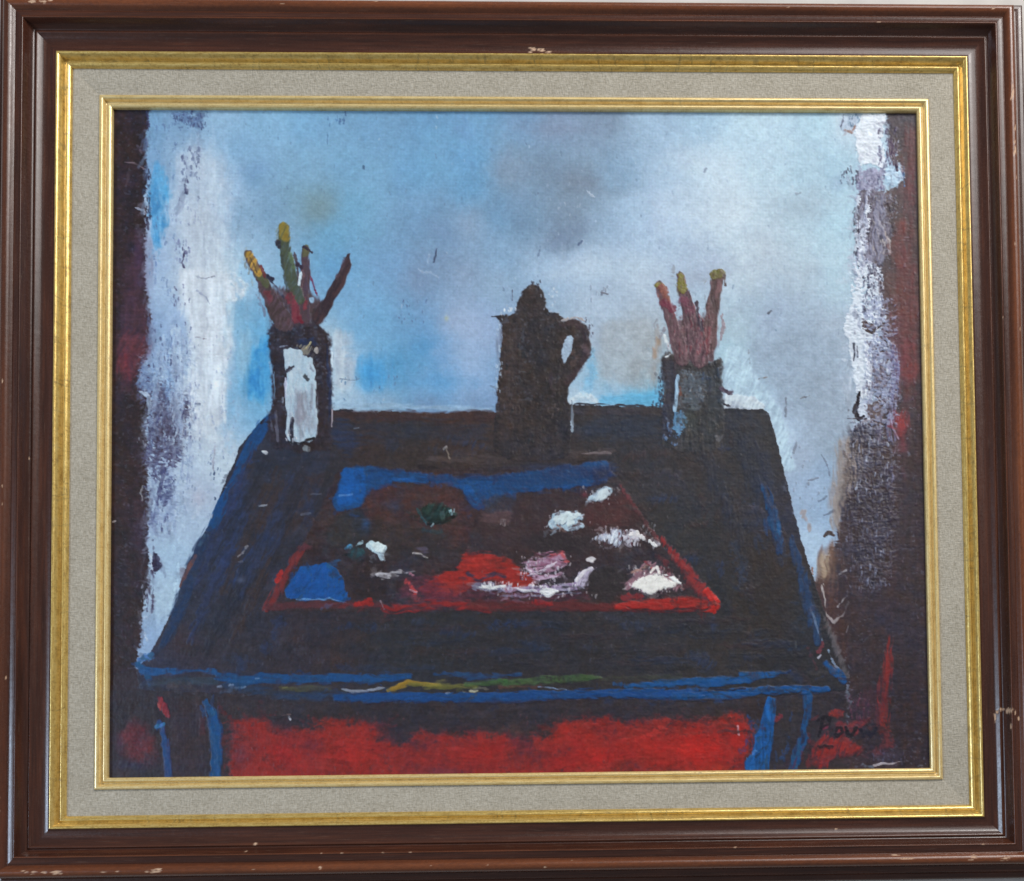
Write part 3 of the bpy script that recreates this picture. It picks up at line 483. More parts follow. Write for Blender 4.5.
    s.line([(764,488),(770,505),(776,528),(780,550)],[6,10,9,7],(26,74,144),r=2.4,amp=.8,n='v',soft=.6,h=.35,rid=T_TABLE); s.line([(772,520),(776,535)],7,(24,82,160),r=1.8,amp=.8,n='v',soft=.5)
    s.line([(790,538),(798,562),(806,590),(812,616),(818,640)],[4,9,12,11,7],(36,60,98),r=2.6,amp=.9,n='v',soft=.8,h=.35,rid=T_TABLE); s.line([(750,505),(764,512)],3,(74,70,86),r=1.4,amp=.9,soft=.6,a=.8)
    s.line([(810,606),(818,630),(822,640)],[1.2,1.8,1.2],(110,130,160),r=.8,amp=1.,n='v',soft=.6,a=.7,h=.2); s.line([(822,612),(832,636),(842,662),(846,676)],[3,6,7,5],(98,92,96),r=2,amp=.8,n='d',soft=.6,a=.8); s.line([(828,650),(834,664),(840,672)],[1,2,1],(130,150,180),r=.9,amp=.8,soft=.5,h=.3)
    s.line([(818,652),(822,644)],4,(124,56,66),r=1.4,amp=.9,soft=.5,a=.8); s.line([(818,658),(820,655)],2,(180,180,195),r=.8,amp=.5,soft=.5)
    s.line([(826,664),(838,674),(844,680)],[5,9,6],(26,72,150),r=1.8,amp=.6,n='cc',soft=.5,h=.4,rid=T_TABLE); s.line([(796,648),(795,642)],1.8,(130,130,120),r=.8,amp=.5,soft=.5)
    s.line([(735,545),(742,565),(740,585)],[6,12,8],(46,60,84),r=5,amp=.9,soft=.9,a=.6); s.line([(762,545),(770,600),(780,650)],[24,30,22],(48,42,42),r=9,amp=.6,n='cc',soft=1.,a=.6)
    # front rail
    s.line([(142,660),(152,655)],[7,5],(70,112,176),r=1.8,amp=.8,n='w',soft=.5,h=.3); s.line([(138,664),(146,672),(150,684)],[6,7,5],(36,76,138),r=1.8,amp=.7,n='cc',soft=.5,rid=T_TABLE)
    s.line([(142,670),(170,671),(200,670),(215,672)],[7,5,3,4],(34,72,142),r=1.8,amp=.8,n='h',soft=.5,rid=T_TABLE); s.line([(150,682),(180,680),(216,681)],[7,8,8],(52,62,76),r=2.5,amp=.6,n='h',soft=.7,rid=T_TABLE)
    s.line([(218,676),(240,681),(262,678),(290,679),(340,678),(390,678),(410,676)],[6,13,11,9,9,7,3],(26,72,152),r=1.8,amp=.7,n='h',soft=.5,h=.4,rid=T_TABLE,col2=(28,64,124))
    s.line([(226,686),(300,697),(345,696)],[5,9,6],(34,58,92),r=3,amp=.7,n='h',soft=.8,rid=T_TABLE,a=.8)
    s.line([(336,697),(370,698),(400,697),(440,697),(500,698),(560,695),(610,693),(650,693),(680,694),(700,693)],[7,10,9,9,11,10,9,9,9,9],(24,68,152),r=1.6,amp=.7,n='h',soft=.5,h=.45,rid=T_TABLE,col2=(24,60,128))
    s.line([(435,674),(470,676),(520,675)],[4,6,2],(34,66,118),r=1.8,amp=.9,n='h',soft=.5,rid=T_TABLE,a=.8)
    s.line([(625,685),(660,683),(700,681),(740,680),(790,671),(740,674)],[4,6,9,8,3,4],(22,78,166),r=1.6,amp=.7,n='h',soft=.5,h=.4,rid=T_TABLE,col2=(26,68,136))
    s.line([(676,696),(720,695),(760,690),(800,689),(826,689)],[9,11,8,9,6],(22,80,170),r=1.6,amp=.7,n='h',soft=.5,h=.5,rid=T_TABLE,col2=(24,66,140))
    s.line([(700,690),(745,689)],1.8,(30,40,66),r=.8,amp=.8,n='h',soft=.5); s.line([(790,672),(800,680)],8,(44,50,72),r=3,amp=.6,soft=.8,a=.7)
    s.line([(280,688),(290,688),(330,688)],[3,5,3],(80,86,58),r=1.4,amp=.8,n='h',soft=.7,a=.65,rid=T_TABLE); s.line([(282,688),(287,687)],3,(140,138,84),r=1,amp=.8,n='h',soft=.6,a=.8)
    s.line([(300,688),(360,690),(390,688)],3,(60,60,58),r=1.5,amp=.7,n='h',soft=.7,a=.7)
    s.line([(388,690),(396,687),(408,683),(440,686)],[2.5,5,5.5,3],(170,138,50),r=1.2,amp=1.,n='h',soft=.7,a=.8,h=.4,rid=T_TABLE); s.line([(410,684),(440,686),(475,686)],[5,5,5],(112,110,52),r=1.6,amp=.7,n='h',soft=.6,a=.85,rid=T_TABLE)
    s.line([(466,685),(510,682),(560,679),(600,677)],[5,7,7,4],(66,106,56),r=1.6,amp=.8,n='h',soft=.7,a=.75,h=.35,rid=T_TABLE,col2=(70,96,56)); s.line([(500,681),(505,681)],4,(60,110,62),r=1.4,amp=.8,soft=.8,a=.7)
    s.line([(600,678),(680,677)],4,(64,66,56),r=2,amp=.7,n='h',soft=.7,a=.7); s.line([(500,687),(540,686)],3,(92,62,54),r=1.4,amp=.7,n='h',soft=.6,a=.7)
    s.line([(342,689),(352,691),(372,690),(384,688)],[1.5,2.8,3,1.5],(160,170,192),r=.9,amp=1.,n='h',soft=.6,a=.75,h=.4); s.line([(470,691),(477,690)],2.2,(170,166,140),r=.8,amp=.6,soft=.5); s.line([(538,687),(550,688),(566,689)],[1.5,1.6,1],(120,140,176),r=.8,amp=.9,n='h',soft=.5)
    for x, y in ((230,685),(243,687),(219,686),(257,678),(448,693)): s.line([(x-1,y),(x+2,y-.6)],2.2,(140,160,190),r=.8,amp=.7,soft=.6,a=.6,h=.5)
    s.line([(680,705),(686,705)],2.4,(110,120,128),r=1,amp=.7,soft=.5); s.line([(640,706),(670,707)],2,(44,64,92),r=1,amp=.8,n='h',soft=.5)
    s.smear(420,(140,412,850,700),[0,0,10],L=(6,18),w=(2,5),a=.35,seed=41,inside=[T_TABLE])
    s.smear(200,(160,430,300,660),[117],L=(8,24),w=(2,6),a=.5,seed=42,inside=[T_TABLE]); s.smear(120,(740,430,840,670),[73],L=(8,22),w=(2,6),a=.45,seed=43,inside=[T_TABLE])
    s.smear(200,(140,664,845,704),[0,2,-2],L=(8,26),w=(1.5,4.5),a=.55,seed=44)
    P1 = [(254,446,224,510),(246,470,196,580),(262,462,214,566),(276,470,222,590),(290,476,238,596),(304,480,252,600),(316,478,280,545),(230,540,190,640),(248,560,206,650),(268,560,232,640),(282,520,262,565)]
    for q, (xa, ya, xb, yb) in enumerate(P1):
        c = [(58,46,48),(40,54,92),(36,38,48),(60,46,44),(44,56,88),(38,36,44)][q % 6]
        s.line([(xa,ya),((xa+xb)/2+2,(ya+yb)/2),(xb,yb)],[5,10,5],c,r=3.5,amp=1.1,n='d',soft=.9,a=.62,h=.3,var=.15,warp=2,rid=T_TABLE)
    for q in range(26):
        x = 330+(q*67 % 420); y = 618+(q*23 % 50); c = [(56,44,50),(40,50,72),(38,38,44),(52,48,56)][q % 4]
        s.line([(x,y),(x+30,y+1),(x+70,y-1)],[2,6,2],c,r=3,amp=1.1,n='h',soft=.9,a=.5,h=.2,var=.12)
    for q, (xa, ya, xb, yb) in enumerate([(742,440,760,520),(758,450,782,560),(730,500,760,600),(770,560,800,660),(700,450,740,540)]):
        s.line([(xa,ya),(xb,yb)],[12,8],[(38,44,60),(40,46,66),(50,44,44),(46,42,46),(44,46,58)][q],r=4,amp=1.,n='v',soft=.9,a=.55,h=.2)
    # 5. below the table: dark ground and red
    B = [(105,690),(150,690),(250,697),(340,703),(420,702),(560,700),(700,700),(846,694),(850,800),(100,800)]
    s.poly(B, (54,44,50), r=3, amp=.5, n='h', soft=.6, vn='cc', var=.16, col2=(46,42,48), a=.95)
    s.line([(170,686),(185,684),(196,692),(200,720)],[4,5,4,3],(70,62,66),r=2.5,amp=.7,soft=.8,a=.7)
    s.poly([(120,735),(132,720),(146,728),(154,745),(156,762),(140,764),(126,756)], (112,42,48), r=6, amp=.6, n='cc', soft=1.1, a=.85); s.blob(132,765,18,6,(48,48,84),a=.5); s.blob(120,745,5,20,(70,36,56),a=.5)
    s.line([(150,762),(176,768),(200,766)],12,(50,46,62),r=5,amp=.6,soft=.9,a=.7)
    red = [(228,774),(232,738),(240,720),(256,717),(268,722),(276,732),(290,728),(310,732),(330,720),(344,718),(356,725),(368,722),(382,730),(388,742),(404,744),(420,730),(440,734),(480,732),(506,734),(530,742),(548,734),(560,724),(590,718),(606,716),(620,722),(660,718),(700,720),(720,718),(736,714),(748,716),(750,742),(744,776),(600,780),(228,782)]
    s.poly(red, (150,38,40), r=6, amp=.8, n='cc', soft=.7, vn='cc', var=.18, col2=(128,42,46), h=.3)
    for x, y, rx, ry, c, a in [(288,755,26,18,(156,32,36),.9),(262,736,18,16,(138,40,44),.7),(240,755,12,16,(110,46,58),.8),(345,750,26,18,(156,40,40),.9),(380,745,12,26,(142,40,46),.6),(360,736,8,12,(160,42,44),.7),(325,764,22,10,(140,48,52),.7),(420,744,14,8,(92,42,52),.7),(460,745,20,8,(118,48,62),.6),(430,760,40,10,(140,42,48),.8),(440,772,40,6,(112,50,66),.6),(490,758,30,14,(140,38,42),.7),(508,745,18,10,(148,38,48),.7),(522,748,12,14,(84,42,52),.8),(540,758,16,10,(100,42,52),.7),(565,730,10,8,(170,38,36),.8),(578,742,10,8,(172,38,42),.85),(600,758,24,10,(180,36,38),.9),(618,740,20,14,(140,40,40),.6),(625,764,16,7,(84,40,48),.7),(660,750,26,16,(160,42,38),.6),(650,728,20,8,(124,44,44),.6),(700,748,34,20,(192,34,34),.95),(735,735,10,18,(176,34,36),.9),(740,756,6,16,(160,36,40),.7),(726,770,22,6,(156,46,36),.7),(675,772,20,5,(96,40,44),.7),(395,735,14,8,(64,48,56),.7),(470,725,40,6,(58,46,54),.6),(520,730,24,7,(76,56,52),.7),(310,745,14,8,(96,42,58),.7),(285,730,10,6,(110,50,60),.6)]:
        s.blob(x,y,rx,ry,c,a=a,jit=.7)
    s.poly([(222,700),(400,706),(560,704),(700,700),(752,700),(752,712),(730,708),(700,716),(640,712),(590,712),(540,722),(470,720),(420,718),(400,722),(360,716),(330,712),(300,722),(270,716),(236,716)], (52,46,52), r=6, amp=.6, n='cc', soft=.9, a=.8)
    for x, y, rx, ry in ((600,752,40,16),(650,745,36,18),(480,752,36,14),(350,756,34,14),(560,762,30,8)): s.blob(x,y,rx,ry,(176,36,36),a=.5,jit=.8)
    s.specks(230,712,740,772,120,(104,56,64),r=(.6,1.3),asp=1.,a=.4,seed=75); s.line([(289,717),(290,719)],2.6,(190,196,210),r=.8,amp=.4,soft=.5,h=.5); s.line([(738,726),(739,735)],1.6,(190,130,140),r=.8,amp=.6,soft=.5); s.line([(282,715),(290,714)],1.4,(110,90,90),r=.8,amp=.6,soft=.5)
    s.smear(320,(115,700,900,775),[0,20,-20,90],L=(6,18),w=(3,7),a=.4,seed=45)
    s.smear(150,(225,706,752,742),[0,6,-8,30],L=(10,28),w=(1.6,5),a=.6,seed=64,jit=.1); s.smear(90,(225,720,752,772),[0,8,-10],L=(10,30),w=(2,6),a=.5,seed=65,jit=.14)
    # legs
    s.line([(206,702),(211,710),(216,730),(216,750),(216,776)],[6,9,11,11,12],(26,74,154),r=1.5,amp=.6,n='v',soft=.5,h=.45,rid=T_TABLE,col2=(32,66,124)); s.line([(200,706),(205,714),(213,712)],[4,5,6],(36,78,140),r=1.4,amp=.7,soft=.5,rid=T_TABLE)
    s.line([(206,712),(208,716)],3,(36,36,54),r=1,amp=.6,soft=.5); s.line([(203,720),(202,732)],5,(86,44,48),r=2,amp=.7,n='v',soft=.7,a=.8)
    s.line([(160,723),(164,738),(167,755),(168,776)],[7,7,6,7],(40,72,148),r=1.6,amp=.8,n='v',soft=.55,h=.4,rid=T_TABLE,col2=(48,60,110)); s.line([(156,727),(163,724)],[3,4],(60,108,180),r=1,amp=.7,soft=.5)
    s.line([(160,698),(163,705),(168,716)],[6,8,4],(140,44,58),r=1.4,amp=.6,n='d',soft=.5,a=.95,h=.4); s.line([(158,702),(161,710)],2,(164,64,70),r=1,amp=.8,soft=.5)
    s.poly([(172,700),(200,700),(206,730),(206,776),(172,776),(170,730)], (58,44,52), r=4, amp=.5, n='vv', soft=.9, a=.6)
    s.poly([(768,696),(776,698),(776,716),(772,740),(770,770),(746,770),(744,762),(752,752),(758,730),(764,712)], (22,76,160), r=1.5, amp=.55, n='v', soft=.45, h=.5, rid=T_TABLE, col2=(26,84,176)); s.line([(748,758),(756,750)],2,(60,110,180),r=1,amp=.9,soft=.5)
    s.line([(808,696),(808,712),(803,728),(804,738),(797,752),(792,770)],[9,8,6,8,9,11],(26,74,150),r=1.5,amp=.7,n='v',soft=.5,h=.5,rid=T_TABLE,col2=(34,66,118))
    s.poly([(780,698),(802,698),(798,730),(790,745),(784,768),(774,768),(778,720)], (52,46,48), r=3, amp=.6, n='vv', soft=.7, a=.85); s.line([(776,720),(780,716)],4,(130,44,52),r=1.6,amp=.8,soft=.6,a=.8)
    # red flare and signature, lower right
    s.line([(890,636),(888,660),(884,690),(882,715),(883,728)],[2,6,9,10,8],(132,38,42),r=3.5,amp=.9,n='v',soft=.9,a=.85,h=.3); s.line([(884,728),(890,745),(876,752)],[7,8,6],(110,42,46),r=3,amp=.7,soft=.8,a=.8)
    s.poly([(866,690),(880,688),(878,724),(862,720),(856,706)], (78,46,58), r=5, amp=.8, n='v', soft=.9, a=.6); s.specks(846,695,870,720,40,(104,54,72),r=(.7,1.5),asp=1.6,a=.5,seed=77)
    s.poly([(808,768),(812,750),(818,740),(826,733),(832,736),(836,742),(842,734),(850,740),(856,742),(864,748),(858,756),(840,757),(832,758),(826,767)], (154,40,44), r=2.4, amp=.9, n='d', soft=.8, h=.3, col2=(130,40,46))
    s.poly([(828,712),(834,708),(843,711),(842,717),(834,718),(829,716)], (136,46,50), r=1.6, amp=.6, soft=.6); s.poly([(834,724),(842,720),(848,726),(846,732),(838,730)], (140,44,54), r=2.5, amp=.8, n='cc', soft=.7, a=.8); s.poly([(850,722),(866,718),(862,728),(856,736),(850,730)], (132,44,52), r=2.5, amp=.8, n='cc', soft=.7, a=.8)
    s.line([(824,728),(828,724)],4,(130,48,70),r=1.6,amp=.8,soft=.6,a=.7); s.blob(858,758,40,6,(62,48,58),a=.5); s.blob(890,755,20,8,(64,58,78),a=.5)
    s.specks(872,750,905,762,30,(86,84,112),r=(.6,1.4),asp=1.,a=.5,seed=78)
    s.line([(874,765),(882,763),(892,763),(902,762)],[1.8,1.6,2,1],(168,160,168),r=.8,amp=.9,n='h',soft=.5,h=.4); s.line([(906,762),(918,761)],1.2,(120,112,124),r=.8,amp=1.,n='h',soft=.5); s.line([(862,765),(872,767)],2.4,(90,96,112),r=1.1,amp=.8,soft=.6)
    s.smear(70,(806,704,900,770),[20,160,90],L=(4,11),w=(2,4.5),a=.5,seed=50)
    ink = (26,22,32)
    s.line([(823,717),(821,726),(819,736)],[3.4,3.4,2.6],ink,r=.9,amp=.8,soft=.7,a=.85,rid=T_SIGN)                  # P
    s.line([(818,720),(824,716),(829,718),(829,724),(822,728)],[2.6,3,3.4,3,2.4],ink,r=.9,amp=.8,soft=.7,a=.85,rid=T_SIGN)
    s.line([(819,747),(825,745),(831,747)],[3,4,3],(34,24,30),r=1,amp=.8,soft=.7,a=.85,rid=T_SIGN)
    s.line([(838,727),(835,733),(839,736),(843,732),(841,727),(837,728)],[2.8,3.2,3.2,3,2.6,2.6],ink,r=.9,amp=.8,soft=.7,a=.85,rid=T_SIGN)   # o
    s.line([(846,728),(849,735),(852,735),(856,727)],[2.6,3.6,3.4,2.6],ink,r=.9,amp=.8,soft=.7,a=.85,rid=T_SIGN)       # v
    s.line([(860,729),(863,735),(867,730),(871,735),(876,729),(879,726)],[3.4,4.6,4,4.6,4,3],(26,26,42),r=1.1,amp=.8,soft=.8,a=.85,rid=T_SIGN)   # w
    # 6. palette on the table
    s.poly([(340,467),(420,470),(606,462),(622,485),(662,545),(700,580),(718,606),(710,612),(560,611),(400,612),(264,610),(270,596),(300,553),(318,510)], (60,42,46), r=2, amp=.5, n='cc', soft=.6, vn='cc', var=.22, rid=T_PALETTE, h=.25, col2=(50,44,48), a=.92)
    s.poly([(342,468),(365,466),(420,473),(455,477),(510,474),(560,465),(606,461),(613,474),(604,484),(560,488),(516,493),(516,499),(500,496),(482,510),(473,508),(462,490),(430,480),(395,482),(385,487),(370,494),(362,506),(338,512),(332,502),(338,480)], (24,70,150), r=1.8, amp=.6, n='cc', soft=.5, h=.3, rid=T_PALETTE, col2=(28,60,118))
    s.poly([(344,468),(362,467),(366,480),(362,502),(338,506),(338,484)], (18,80,176), r=2.5, amp=.6, n='cc', soft=.7, a=.85); s.line([(395,480),(425,480)],5,(22,74,160),r=1.6,amp=.7,n='h',soft=.5,a=.8); s.line([(466,488),(478,506)],9,(22,74,158),r=2,amp=.6,soft=.5,a=.8)
    s.line([(340,495),(352,494)],1.4,(70,120,186),r=.8,amp=.8,n='h',soft=.5); s.poly([(482,500),(505,494),(516,500),(512,512),(486,514)], (48,62,82), r=2.5, amp=.7, soft=.7, a=.85)
    s.poly([(366,494),(384,486),(396,481),(410,487),(430,484),(444,481),(456,488),(464,502),(474,514),(468,540),(450,548),(400,545),(366,530),(360,512)], (78,46,46), r=3, amp=.6, n='cc', soft=.7, col2=(62,46,50), a=.9)
    s.poly([(398,520),(420,526),(450,530),(440,555),(400,562),(360,548),(340,535),(362,520)], (50,46,48), r=5, amp=.7, n='cc', soft=.9, a=.75); s.poly([(344,510),(364,512),(372,530),(352,545),(330,545),(326,530)], (46,48,54), r=3, amp=.6, n='cc', soft=.8, a=.85)
    s.blob(366,524,5,6,(44,74,118),a=.7); s.blob(394,506,9,6,(44,56,84),a=.7)
    s.poly([(420,508),(430,502),(446,504),(456,514),(448,522),(432,526),(424,520)], (22,42,42), r=2, amp=.6, n='d', soft=.5, h=.5, col2=(30,56,54)); s.line([(417,509),(426,524)],[2,2.6],(44,74,80),r=1,amp=.7,soft=.5,h=.4); s.line([(428,524),(440,522),(454,516)],2.4,(18,22,26),r=1,amp=.6,soft=.5)
    s.specks(447,509,455,516,6,(160,196,206),r=(.6,1.2),h=.5,seed=80); s.line([(424,530),(440,532)],4,(40,66,78),r=2,amp=.8,soft=.7,a=.7); s.line([(431,526),(433,524)],1.8,(130,150,160),r=.7,amp=.5,soft=.5)
    s.poly([(480,514),(500,512),(512,512),(508,524),(498,524),(482,520)], (112,88,92), r=2, amp=.7, n='h', soft=.6, a=.9); s.specks(498,520,508,527,7,(190,182,180),r=(.7,1.6),h=.5,seed=81)
    s.poly([(366,543),(372,540),(382,542),(387,547),(384,554),(386,560),(380,560),(376,554),(370,550)], (190,214,230), r=1.1, amp=.5, n='d', soft=.35, h=.9, var=.06); s.line([(356,545),(362,542)],[2,2.6],(160,190,206),r=.9,amp=.6,soft=.4,h=.6)
    s.poly([(342,546),(350,543),(353,548),(344,550)], (70,134,184), r=1, amp=.5, soft=.5, h=.5); s.line([(342,555),(350,554),(356,551)],2,(24,26,32),r=.9,amp=.6,soft=.5); s.poly([(354,548),(362,546),(366,556),(356,560),(348,558)], (40,74,78), r=2, amp=.7, soft=.6, a=.85)
    s.line([(413,553),(420,554),(427,557)],[1.4,2.4,1.2],(170,164,160),r=.8,amp=.7,n='h',soft=.5,h=.5); s.poly([(416,548),(428,546),(428,554),(420,553)], (84,76,96), r=1.8, amp=.8, n='h', soft=.6)
    s.poly([(348,570),(366,556),(386,562),(388,590),(376,600),(352,594),(344,582)], (44,34,36), r=3, amp=.6, n='cc', soft=.7, a=.85)
    s.poly([(284,590),(300,567),(312,564),(326,562),(336,568),(343,578),(344,588),(350,597),(346,604),(338,602),(330,598),(316,599),(308,601),(296,598),(286,598)], (16,80,178), r=1.4, amp=.6, n='d', soft=.45, h=.6, col2=(22,66,148)); s.line([(330,566),(338,560)],5,(36,76,130),r=2,amp=.8,soft=.6,a=.7)
    s.line([(296,599),(312,600),(330,598),(346,603)],1.6,(90,140,200),r=.8,amp=.9,n='h',soft=.5,h=.4)
    s.poly([(462,556),(466,549),(474,551),(486,553),(510,559),(522,570),(537,581),(522,588),(506,586),(490,580),(478,584),(468,590),(456,598),(436,598),(416,590),(430,580),(444,572),(456,570)], (160,40,40), r=2, amp=.6, n='h', soft=.6, h=.3, col2=(140,38,42))
    s.poly([(405,580),(430,576),(470,588),(500,592),(600,592),(620,596),(560,600),(420,602),(400,596)], (92,44,56), r=4, amp=.8, n='h', soft=.8, a=.75); s.blob(480,562,14,7,(178,46,40),a=.7); s.blob(452,585,16,7,(152,44,48),a=.6)
    s.line([(468,574),(478,580),(494,574),(504,576)],[3,4,5,3],(56,48,70),r=1.8,amp=.8,n='h',soft=.6,a=.85)
    s.poly([(372,574),(384,571),(402,571),(406,574),(396,578),(382,579)], (186,184,190), r=1.3, amp=1.2, n='h', soft=.35, h=.6); s.line([(404,573),(414,570)],2,(150,146,160),r=1,amp=1.,n='h',soft=.5,h=.4)
    s.line([(408,582),(413,590),(416,594)],[6,4,2],(176,64,78),r=1.6,amp=.8,soft=.5); s.line([(410,573),(412,576)],3,(180,120,140),r=1,amp=.8,soft=.5); s.line([(410,590),(416,592)],1.8,(206,150,160),r=.8,amp=.6,soft=.5,h=.4)
    s.poly([(468,586),(480,582),(500,584),(512,584),(512,590),(490,592),(474,588)], (120,116,142), r=1.6, amp=1.2, n='h', soft=.4, a=.9); s.specks(478,582,512,590,24,(224,224,230),r=(.7,1.7),asp=.8,h=.7,seed=82)
    s.smear(420,(265,464,720,612),[0,10,-10,30,120],L=(4,14),w=(2,5),a=.45,seed=46,inside=[T_PALETTE])
    s.mottle([T_PALETTE], 7, .25, 520); s.mottle([T_TABLE], 5, .13, 530); s.mottle([0], 6, .2, 540, (100,690,940,800))
    s.line([(500,482),(560,477),(610,469)],12,(30,54,104),r=4,amp=.8,n='h',soft=.9,a=.65); s.line([(372,470),(440,478),(500,476)],5,(28,50,96),r=2.5,amp=1.,n='h',soft=.8,a=.6)
    s.blob(602,474,16,10,(46,44,58),a=.75); s.blob(560,480,20,6,(32,54,98),a=.6); s.blob(540,466,30,4,(30,58,112),a=.5)
    s.poly([(470,500),(520,495),(600,492),(630,520),(600,560),(530,555),(480,545)], (64,44,46), r=8, amp=.9, n='cc', soft=1., a=.55); s.blob(530,540,26,8,(48,40,46),a=.6); s.blob(440,545,22,10,(50,44,50),a=.6); s.blob(560,545,20,7,(44,38,42),a=.6)
    # pigment heaps
    s.poly([(587,500),(592,494),(598,488),(607,487),(613,490),(612,494),(606,497),(602,501),(596,502),(592,500)], (178,200,220), r=1.2, amp=.7, n='d', soft=.35, h=.9, var=.09); s.specks(614,486,620,502,8,(140,146,150),r=(.6,1.2),seed=83); s.blob(584,494,4,3,(120,50,66),a=.7)
    s.poly([(548,522),(552,514),(560,511),(570,510),(578,511),(584,514),(583,518),(576,520),(582,523),(585,526),(576,530),(566,531),(560,528),(552,529)], (172,196,216), r=1.2, amp=.6, n='d', soft=.35, h=1., var=.09); s.line([(556,520),(566,514),(576,514)],3,(206,222,234),r=1.4,amp=.9,n='d',soft=.5,h=.4); s.line([(560,524),(566,522),(572,518)],1.6,(84,92,110),r=.9,amp=.8,soft=.5); s.line([(558,526),(562,529),(566,532)],2.4,(130,100,90),r=1,amp=.8,soft=.5)
    s.poly([(580,510),(600,500),(622,488),(640,516),(634,524),(606,526),(586,522)], (80,44,44), r=4, amp=.7, n='cc', soft=.8, a=.8); s.poly([(530,534),(560,532),(594,538),(600,548),(560,556),(530,552)], (46,38,42), r=4, amp=.6, n='cc', soft=.8, a=.85)
    s.poly([(594,538),(602,536),(608,532),(614,527),(620,528),(622,540),(618,548),(612,546),(604,542)], (176,186,210), r=1.4, amp=1.2, n='d', soft=.35, h=.8); s.poly([(620,532),(632,530),(644,534),(648,542),(636,546),(626,542)], (196,194,206), r=1.6, amp=1.4, n='d', soft=.35, h=.8); s.specks(596,527,650,545,44,(206,206,216),r=(.6,1.6),asp=1.,h=.6,seed=84); s.specks(600,530,645,545,24,(96,56,66),r=(.6,1.3),seed=85)
    s.poly([(650,540),(656,538),(660,546),(652,550)], (200,200,210), r=1.1, amp=.9, n='d', soft=.4, h=.7); s.specks(640,523,654,535,14,(176,180,192),r=(.6,1.2),asp=1.2,h=.5,seed=86); s.line([(648,521),(654,521)],2,(30,28,34),r=1,amp=.6,soft=.5)
    s.poly([(522,560),(536,556),(552,552),(564,556),(568,564),(560,574),(544,580),(534,580),(528,572)], (150,96,122), r=2, amp=1.2, n='h', soft=.4, h=.5, col2=(176,150,172)); s.specks(520,556,566,580,60,(214,206,220),r=(.6,1.4),asp=.8,h=.6,seed=87); s.line([(550,556),(560,552),(566,560)],4,(186,76,90),r=1.8,amp=.9,n='h',soft=.6,a=.8); s.specks(518,560,545,578,26,(60,40,52),r=(.6,1.3),seed=88)
    s.poly([(562,568),(572,560),(580,562),(584,574),(566,578)], (52,40,46), r=2, amp=.7, soft=.6)
    s.poly([(586,558),(592,556),(598,560),(592,563),(586,562)], (212,208,214), r=1., amp=.7, soft=.4, h=.7)
    s.poly([(574,580),(580,572),(590,567),(596,568),(588,576),(588,586),(580,590),(574,588)], (192,182,204), r=1.4, amp=.9, n='d', soft=.4, h=.7, var=.1)
    s.poly([(500,584),(512,588),(530,586),(556,584),(574,582),(586,588),(570,590),(556,592),(550,597),(544,594),(530,590),(506,592)], (176,172,196), r=1.5, amp=1.2, n='h', soft=.4, h=.7, col2=(140,116,150)); s.specks(500,584,580,594,44,(226,224,232),r=(.7,1.7),asp=.7,h=.7,seed=89); s.poly([(540,592),(556,590),(554,595),(546,596)], (224,226,234), r=1., amp=.6, soft=.4, h=.7)
    s.line([(500,596),(540,595),(580,592)],1.4,(120,118,146),r=.9,amp=.9,n='h',soft=.5,a=.7)
    s.poly([(588,572),(614,566),(628,574),(626,590),(610,602),(588,598)], (46,40,42), r=3, amp=.6, n='cc', soft=.7, a=.9)
    s.poly([(628,590),(626,580),(634,572),(642,566),(650,562),(664,570),(674,574),(682,580),(684,586),(674,590),(664,588),(656,593),(646,593),(640,588)], (150,110,122), r=2, amp=1.1, n='d', soft=.4, h=.4); s.poly([(629,588),(634,580),(646,576),(654,572),(664,576),(674,578),(681,584),(672,588),(664,586),(658,590),(652,594),(644,592),(640,588)], (226,224,224), r=1.3, amp=.7, n='d', soft=.35, h=1., var=.05)
    s.specks(628,566,682,590,50,(216,210,210),r=(.6,1.5),asp=.9,h=.6,seed=90); s.line([(645,562),(652,568)],3,(164,70,80),r=1.4,amp=.8,soft=.5); s.line([(626,574),(640,570),(646,566)],2,(170,130,120),r=1.2,amp=1.1,n='h',soft=.5); s.specks(655,572,680,586,14,(120,100,108),r=(.5,1.1),seed=91)
    s.line([(624,597),(640,596)],6,(136,42,50),r=2,amp=.7,soft=.6,a=.85); s.line([(658,594),(662,590)],4,(40,32,38),r=1.4,amp=.6,soft=.5)
    for (x0,y0,x1,y1) in ((628,566,684,594),(596,526,652,548),(548,510,586,532),(520,552,568,582),(500,582,592,598),(588,486,614,504)):
        s.smear(34,(x0,y0,x1,y1),[150,160,20,170],L=(4,10),w=(1.2,3),a=.6,seed=int(x0)+5)
        s.specks(x0-6,y0,x1+4,y1,16,(206,200,206),r=(.5,1.1),asp=1.,a=.7,h=.6,seed=int(x0))
    # red edging of the palette
    s.line([(304,550),(294,560),(284,578),(275,596),(265,608)],[5,9,8,10,6],(124,42,44),r=2.,amp=.9,n='d',soft=.8,h=.4,rid=T_PALETTE,col2=(104,42,46)); s.line([(281,572),(278,580)],5,(160,42,48),r=1.4,amp=.6,soft=.5); s.line([(300,548),(306,546)],7,(86,44,52),r=2,amp=.7,soft=.6)
    s.line([(268,606),(300,605),(345,604),(380,604)],[6,7,6,7],(84,44,50),r=2,amp=.6,n='h',soft=.6,h=.3,rid=T_PALETTE); s.line([(357,604),(370,602)],7,(146,36,40),r=1.6,amp=.6,soft=.5)
